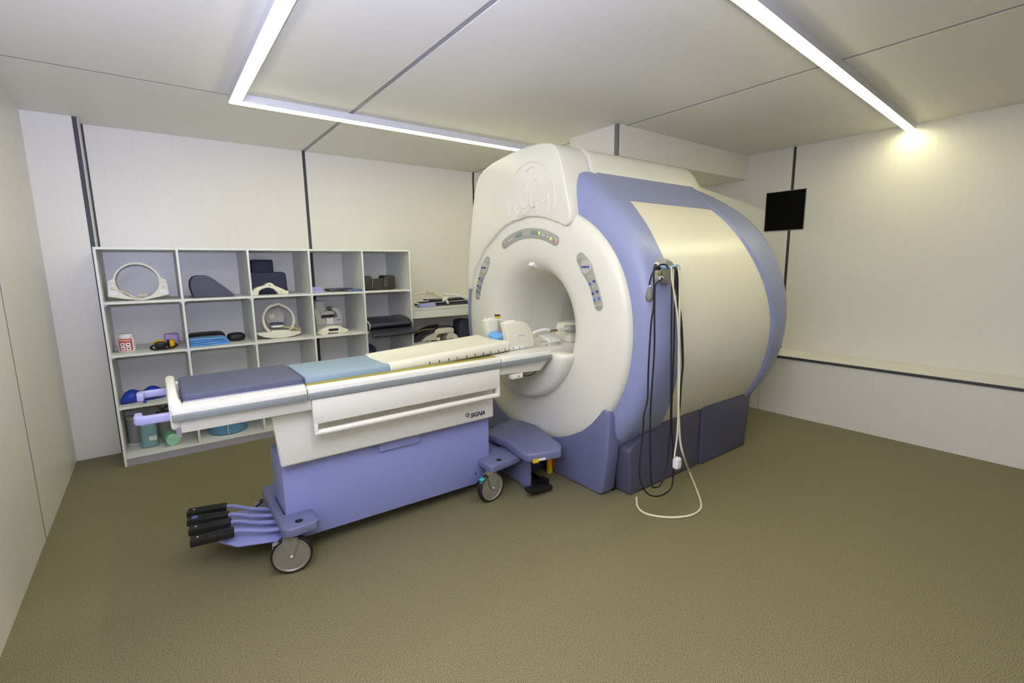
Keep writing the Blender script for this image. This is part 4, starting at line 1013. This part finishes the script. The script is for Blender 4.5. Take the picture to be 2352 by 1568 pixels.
bq = [(a, max(b, T[1])) for a, b in bq]
mk('frame', prism(bq, 'y', y, y+0.07, 0.003), M_COIL, bkt, angle=45)
(xa, za), (xb, zb) = poly_c([(350, 1262), (510, 1286)], y)
mk('slot', box(xa, xb, y-0.002, y+0.004, min(za, zb), max(za, zb)), M_BLACK, bkt)
for a in (200, 235, 600, 635):
    (xa, za), (xb, zb) = poly_c([(a, 1300), (a+14, 1330)], y)
    mk('rib', box(xa, xb, y-0.003, y+0.002, max(T[1], min(za, zb)), max(za, zb)), M_COILG, bkt)
# folded black mat overhanging the shelf edge
x0_, x1_ = SX[4]+0.012, SX[5]-0.012
fm = thing('folded_mat', 'thick folded black vinyl mat with pale piping overhanging the shelf', 'mat', ((x0_+x1_)/2, 4.95, T[1]))
up = [(5.20, T[1]+0.045), (5.20, T[1]+0.10), (5.0, T[1]+0.118), (4.85, T[1]+0.115), (4.74, T[1]+0.098), (4.69, T[1]+0.070), (4.685, T[1]+0.045), (4.71, T[1]+0.028), (4.80, T[1]+0.026), (5.0, T[1]+0.028)]
mk('upper_fold', prism(up, 'x', x0_, x1_-0.01, 0.010, 3), M_VINYL, fm, angle=60)
lo = [(5.20, T[1]+0.0005), (5.20, T[1]+0.024), (4.80, T[1]+0.024), (4.70, T[1]+0.018), (4.62, T[1]-0.008), (4.585, T[1]-0.032), (4.59, T[1]-0.048), (4.64, T[1]-0.034), (4.72, T[1]-0.002), (4.735, T[1]+0.0005)]
mk('lower_fold', prism(lo, 'x', x0_, x1_-0.002, 0.004, 2), M_VINYL, fm, angle=60)
for xx in (x0_+0.004, x1_-0.012):
    mk('piping', tube([(xx, a, b+0.002) for a, b in ((5.19, T[1]+0.104), (5.0, T[1]+0.119), (4.85, T[1]+0.116), (4.74, T[1]+0.099), (4.687, T[1]+0.070), (4.681, T[1]+0.045), (4.70, T[1]+0.028))], 0.0065, 8, 4), M_TRIM, fm, 'pale piping')

# --- row 3
y = 4.80
A, B = P(272, 910, y), P(378, 905, y)
n_ = 24; rows = []
for i in range(n_+1):
    f = i/n_; xx = A.x+0.004+(B.x-A.x)*f
    rr = 0.058*(1-0.30*math.exp(-((f-0.47)/0.13)**2))*max(0.08, (1-abs(2*f-1)**3.5))**0.5
    yy = y+0.07+0.07*f
    rows.append([(xx, yy+1.35*rr*cos(t), T[2]+0.058*rr/0.058*0.98+rr*0.95*sin(t) if False else T[2]+max(0.0, rr*(1+sin(t)))*0.98) for t in [2*pi*k/16 for k in range(16)]])
cu_ = thing('bean_cushion', 'cobalt blue two-lobed neck cushion lying on its shelf', 'cushion', ((A.x+B.x)/2, y+0.1, T[2]))
mk('pillow', loft(rows), M_COBALT, cu_, angle=70)
q = P(333, 925, y-0.01)
mk('tag', box(q.x-0.012, q.x+0.012, y-0.012, y+0.005, T[2]+0.002, T[2]+0.014, 0.003), M_COBALT, cu_)
y = 4.86; A, B = SX[4]+0.012, P(869, 810, y).x
mk('cushion', blob(((A+B)/2, y+0.15, T[2]+0.125), ((B-A)/2, 0.15, 0.125), 0.6, 0.4), M_NAVY, None, 'navy rounded cushion below the folded black mat', cat='cushion')

# --- row 4
y = 5.10; A, B = P(287, 1000, y), P(326, 1000, y); r_ = (B.x-A.x)/2+0.01; cxx = max(A.x+r_, SX[0]+0.012+r_)
dr = thing('drum', 'grey drum with pale rims at the end of the bottom row', 'drum', (cxx, y, T[3]))
mk('body', lathe([(r_-0.006, T[3]+0.004), (r_-0.003, T[3]+0.012), (r_-0.003, T[3]+0.225)], 40, 'z', (cxx, y, 0)), M_DRUM, dr)
for z0 in (T[3], T[3]+0.224): mk('rim', lathe([(r_-0.008, z0), (r_, z0+0.002), (r_, z0+0.009), (r_-0.008, z0+0.012)], 40, 'z', (cxx, y, 0)), M_LABEL, dr)
y = 4.87; A, B = P(322, 1010, y), P(365, 1010, y); cxx = (A.x+B.x)/2; hw = (B.x-A.x)/2
jg = thing('jug', 'translucent teal plastic jug with a white label', 'jug', (cxx, y+0.07, T[3]))
ht = P(343, 966, y).z-P(343, 1023, y).z
mk('body', blob((cxx, y+0.07, T[3]+0.5*ht), (hw, 0.07, 0.5*ht), 0.22, 0.55, 24, 32), M_JUG, jg)
mk('neck', lathe([(0.022, T[3]+ht-0.004), (0.022, T[3]+ht+0.02)], 20, 'z', (cxx, y+0.07, 0)), M_JUG, jg)
mk('cap', lathe([(0.026, T[3]+ht+0.02), (0.026, T[3]+ht+0.042), (0.02, T[3]+ht+0.045)], 20, 'z', (cxx, y+0.07, 0)), M_LABEL, jg)
mk('label', box(cxx+0.0, cxx+hw*0.8, y-0.0015, y+0.003, T[3]+0.062, T[3]+0.098), M_LABEL, jg)
for k in range(4): mk('print', box(cxx+0.004, cxx+hw*0.7, y-0.002, y-0.0012, T[3]+0.068+0.007*k, T[3]+0.070+0.007*k), M_DRUM, jg)
y = 4.80; q = P(399, 1012, y); r_ = 0.050
mc = thing('storage_jar', 'mint green jar lying on its side, lid outwards', 'jar', (q.x, y+0.1, T[3]))
def lie(raw): return rot(raw, 'z', 10, (q.x, y, 0))
mk('body', lie(lathe([(r_-0.008, y+0.012), (r_-0.004, y+0.03), (r_-0.004, y+0.20), (r_-0.012, y+0.21)], 36, 'y', (q.x, 0, T[3]+r_))), M_MINT, mc)
mk('lid', lie(lathe([(0.002, y), (r_-0.008, y), (r_, y+0.006), (r_, y+0.022), (r_-0.006, y+0.024)], 36, 'y', (q.x, 0, T[3]+r_))), M_MINT2, mc)
y = 5.17; q = P(378, 985, y); r_ = 0.055
gc = thing('canister', 'plain grey canister behind the mint jar', 'canister', (q.x, y, T[3]))
mk('body', lathe([(r_-0.004, T[3]), (r_, T[3]+0.006), (r_, T[3]+0.19), (r_-0.008, T[3]+0.20)], 32, 'z', (q.x, y, 0)), M_DRUM, gc)
mk('lid', lathe([(r_-0.007, T[3]+0.20), (r_-0.004, T[3]+0.203), (r_-0.004, T[3]+0.222), (0.004, T[3]+0.226)], 32, 'z', (q.x, y, 0)), M_DRUM, gc)
lf = thing('leaf_sprig', 'dark dried leaf sprig lying on the grey canister', 'sprig', (q.x, y, T[3]+0.227))
for k in range(7):
    a = -40+k*14; L_ = 0.075-0.004*abs(k-3)
    rows = []
    for i in range(6):
        f = i/5; wv = 0.014*sin(pi*min(1, f*0.9+0.08))
        px_, pz_ = q.x+(-0.005+L_*f)*cos(radians(a*3)) , T[3]+0.2285+0.03*sin(pi*f*0.6)+0.002*k
        py_ = y+(L_*f)*sin(radians(a*3))*0.6
        rows.append([(px_, py_-wv, pz_), (px_, py_, pz_+0.003), (px_, py_+wv, pz_)])
    mk('leaf', sheet(rows, 0.001), M_LEAF, lf)
y = 4.80; A, B = P(468, 985, y+0.13), P(580, 985, y+0.13); r_ = min(0.16, (B.x-A.x)/2); cxx = (A.x+B.x)/2
bs = thing('basin', 'round blue plastic basin with an upright rib', 'basin', (cxx, y+r_, T[3]))
mk('bowl', lathe([(0.01, T[3]), (r_-0.02, T[3]), (r_-0.008, T[3]+0.01), (r_, T[3]+0.13), (r_+0.006, T[3]+0.133), (r_+0.006, T[3]+0.137), (r_-0.005, T[3]+0.135), (r_-0.014, T[3]+0.016), (0.01, T[3]+0.01)], 48, 'z', (cxx, y+r_, 0), caps=False), M_BASIN, bs)
mk('rib', rot(box(cxx-0.02, cxx-0.012, y-0.002, y+0.012, T[3]+0.012, T[3]+0.13), 'x', 0), M_COILG, bs)

# ================================================================== wall bench right of the shelving
BZ = 1.088
wbn = thing('wall_bench', 'white deep-edged bench built between the shelving and scanner', 'bench', (2.9, 5.1, 0))
mk('top_board', box(2.222, 3.70, 4.895, 5.364, 1.07, BZ), M_SHELF, wbn)
mk('apron', box(2.222, 3.70, 4.90, 4.918, 0.975, 1.07), M_SHELF, wbn)
mk('lower_board', box(2.222, 3.70, 4.93, 5.364, 0.66, 0.68), M_SHELF, wbn)
for x in (2.222, 3.682): mk('end_panel', box(x, x+0.016, 4.92, 5.364, 0.0, 0.975), M_SHELF, wbn)
y = 4.94; A, B = P(965, 696, y), P(1001, 696, y)
mk('foam_block', box(A.x, B.x, y, y+0.08, BZ+0.0004, BZ+0.045, 0.004), M_PADLAV, None, 'single lavender foam block on the wall bench', cat='foam block')
y = 5.05
ac = thing('array_coil', 'navy flexible array coil bundled with cream straps on the bench', 'coil', (2.6, y, BZ))
A, B = P(972, 690, y), P(1072, 690, y)
def slab_wave(x0, x1, y0, y1, z, th, amp, ph):
    rows = []
    for i in range(17):
        f = i/16; xx = x0+(x1-x0)*f; dz = amp*sin(6*f+ph)
        rows.append([(xx, y0, z+dz*0.3), (xx, y0-0.006, z+th/2+dz*0.6), (xx, y0+0.004, z+th+dz), (xx, y1-0.01, z+th+dz), (xx, y1, z+th/2), (xx, y1, z)])
    return loft(rows)
mk('pad', slab_wave(A.x, B.x+0.02, y, y+0.24, BZ+0.0006, 0.024, 0.0, 0), M_NAVY, ac, angle=60)
mk('pad', slab_wave(A.x+0.02, B.x+0.02, y+0.012, y+0.22, BZ+0.026, 0.024, 0.003, 1), M_VINYL, ac, angle=60)
mk('pad', slab_wave(A.x+0.10, B.x, y+0.03, y+0.2, BZ+0.054, 0.020, 0.003, 2), M_NAVY, ac, angle=60)
mk('edge_piping', tube([(A.x+0.02, y+0.006, BZ+0.03), (A.x+0.1, y+0.004, BZ+0.042), (B.x, y+0.004, BZ+0.048)], 0.005, 8), M_TRIM, ac)
mk('frame', tube([tuple(P(a, b, y-0.02)) for a, b in ((1010, 681), (985, 674), (965, 673), (952, 678), (948, 686), (952, 694), (962, 697))], 0.008, 8), M_CABW, ac)
mk('cable', tube([tuple(P(a, b, y)) for a, b in ((1000, 684), (980, 686), (962, 683), (953, 688), (960, 692), (985, 690))], 0.005, 8), M_COIL, ac)
mk('strap', tube([tuple(P(a, b, y-0.03)) for a, b in ((988, 669), (1000, 674), (1012, 680), (1024, 688), (1030, 697))], 0.013, 8, 5, flat=(1.0, 0.3)), M_CABW, ac, 'cream strap')
mk('strap', tube([tuple(P(a, b, y-0.035)) for a, b in ((1029, 683), (1020, 687), (1017, 691))], 0.013, 8, 5, flat=(1.0, 0.3)), M_LABEL, ac, 'white strap')
mk('strap', tube([tuple(P(a, b, y+0.0)) for a, b in ((1018, 675), (1032, 676), (1046, 677), (1060, 680), (1068, 685))], 0.011, 8, 5, flat=(1.0, 0.35)), M_LABEL, ac, 'white strap')
mk('strap', tube([tuple(P(a, b, y+0.1)) for a, b in ((1040, 676), (1048, 668), (1055, 663))], 0.009, 8, 5, flat=(1.0, 0.35)), M_CABW, ac, 'cream strap')
mk('buckle', box(P(982, 669, y-0.03).x, P(996, 669, y-0.03).x, y-0.045, y-0.015, P(982, 672, y-0.03).z, P(982, 666, y-0.03).z, 0.004), M_COIL, ac)
# torso coil below the bench
cr = crop(820, 580, 5.807); y = 4.99; LB = 0.6806
tc_ = thing('torso_coil', 'grey-cream torso coil with carrying arch and navy padding under the bench', 'coil', (2.55, y, LB))
def pc_(pts, yy=y): return [(P(*cr(a, b), yy).x, P(*cr(a, b), yy).z) for a, b in pts]
bd = pc_([(870, 1290), (875, 1180), (930, 1120), (1040, 1070), (1060, 1100), (1070, 1150), (1110, 1190), (1160, 1195), (1200, 1150), (1220, 1070), (1290, 1070), (1345, 1100), (1365, 1200), (1365, 1290)])
bd = [(a, LB if i in (0, len(bd)-1) else b) for i, (a, b) in enumerate(bd)]
mk('housing', prism(bd, 'y', y, y+0.16, 0.006, 2), M_COILG, tc_, angle=45)
mk('carrying_arch', prism(pc_([(1035, 1090), (1045, 1040), (1090, 1010), (1250, 995), (1290, 1010), (1295, 1060), (1270, 1075), (1240, 1065), (1090, 1085), (1070, 1110)]), 'y', y-0.004, y+0.07, 0.006, 3), M_COIL, tc_, angle=45)
mk('arch_padding', tube([(a, y+0.03, b) for a, b in pc_([(780, 1175), (900, 1120), (1030, 1065), (1050, 1020), (1100, 990), (1250, 980), (1300, 1000)])], 0.012, 8, 5, flat=(0.7, 1.6)), M_NAVY, tc_, 'navy padding')
mk('pad_shell', sheet([[(P(*cr(a, b), y+0.02+0.05*j).x, y+0.02+0.05*j, P(*cr(a, b), y+0.02).z+0.006*j) for j in range(5)] for a, b in ((765, 1160), (800, 1110), (870, 1065), (950, 1030), (1030, 1015), (1090, 1010))], 0.012), M_NAVY, tc_, angle=60)
mk('pad_edge', tube([(P(*cr(a, b), y+0.015).x, y+0.012, P(*cr(a, b), y+0.015).z) for a, b in ((750, 1090), (800, 1065), (880, 1030), (960, 1020), (1030, 1020))], 0.004, 8), M_CABG, tc_)
for px, py, r in ((1080, 1150, 0.020), (1300, 1120, 0.022)): dot(*cr(px, py), y, r, M_COIL, tc_, 'knob', 0.02)
dot(*cr(1075, 1205), y, 0.016, M_DRUM, tc_, 'socket', 0.012); dot(*cr(1285, 1180), y, 0.011, M_INK, tc_, 'socket', 0.004); dot(*cr(1305, 1180), y, 0.011, M_INK, tc_, 'socket', 0.004)
q = P(*cr(970, 1178), y); ed_ = mk('emblem', lathe([(0.001, y-0.003), (0.014, y-0.003), (0.014, y+0.001)], 24, 'y', (q.x, 0, q.z)), M_DRUM, tc_, 'round grey emblem')
mk('monogram', join(*[tube([(q.x+u*0.013, y-0.0036, q.z+v*0.013) for u, v in s], 0.0009, 5, 4) for s in strokes[:4]]), M_LABEL, ed_)
y = 4.96; A, B = P(1057, 770, y), P(1085, 770, y)
mk('cushion', blob(((A.x+B.x)/2, y+0.1, LB+0.115), ((B.x-A.x)/2, 0.1, 0.115), 0.4, 0.35), M_NAVY, None, 'navy cushion under the bench between torso coil and scanner', cat='cushion')
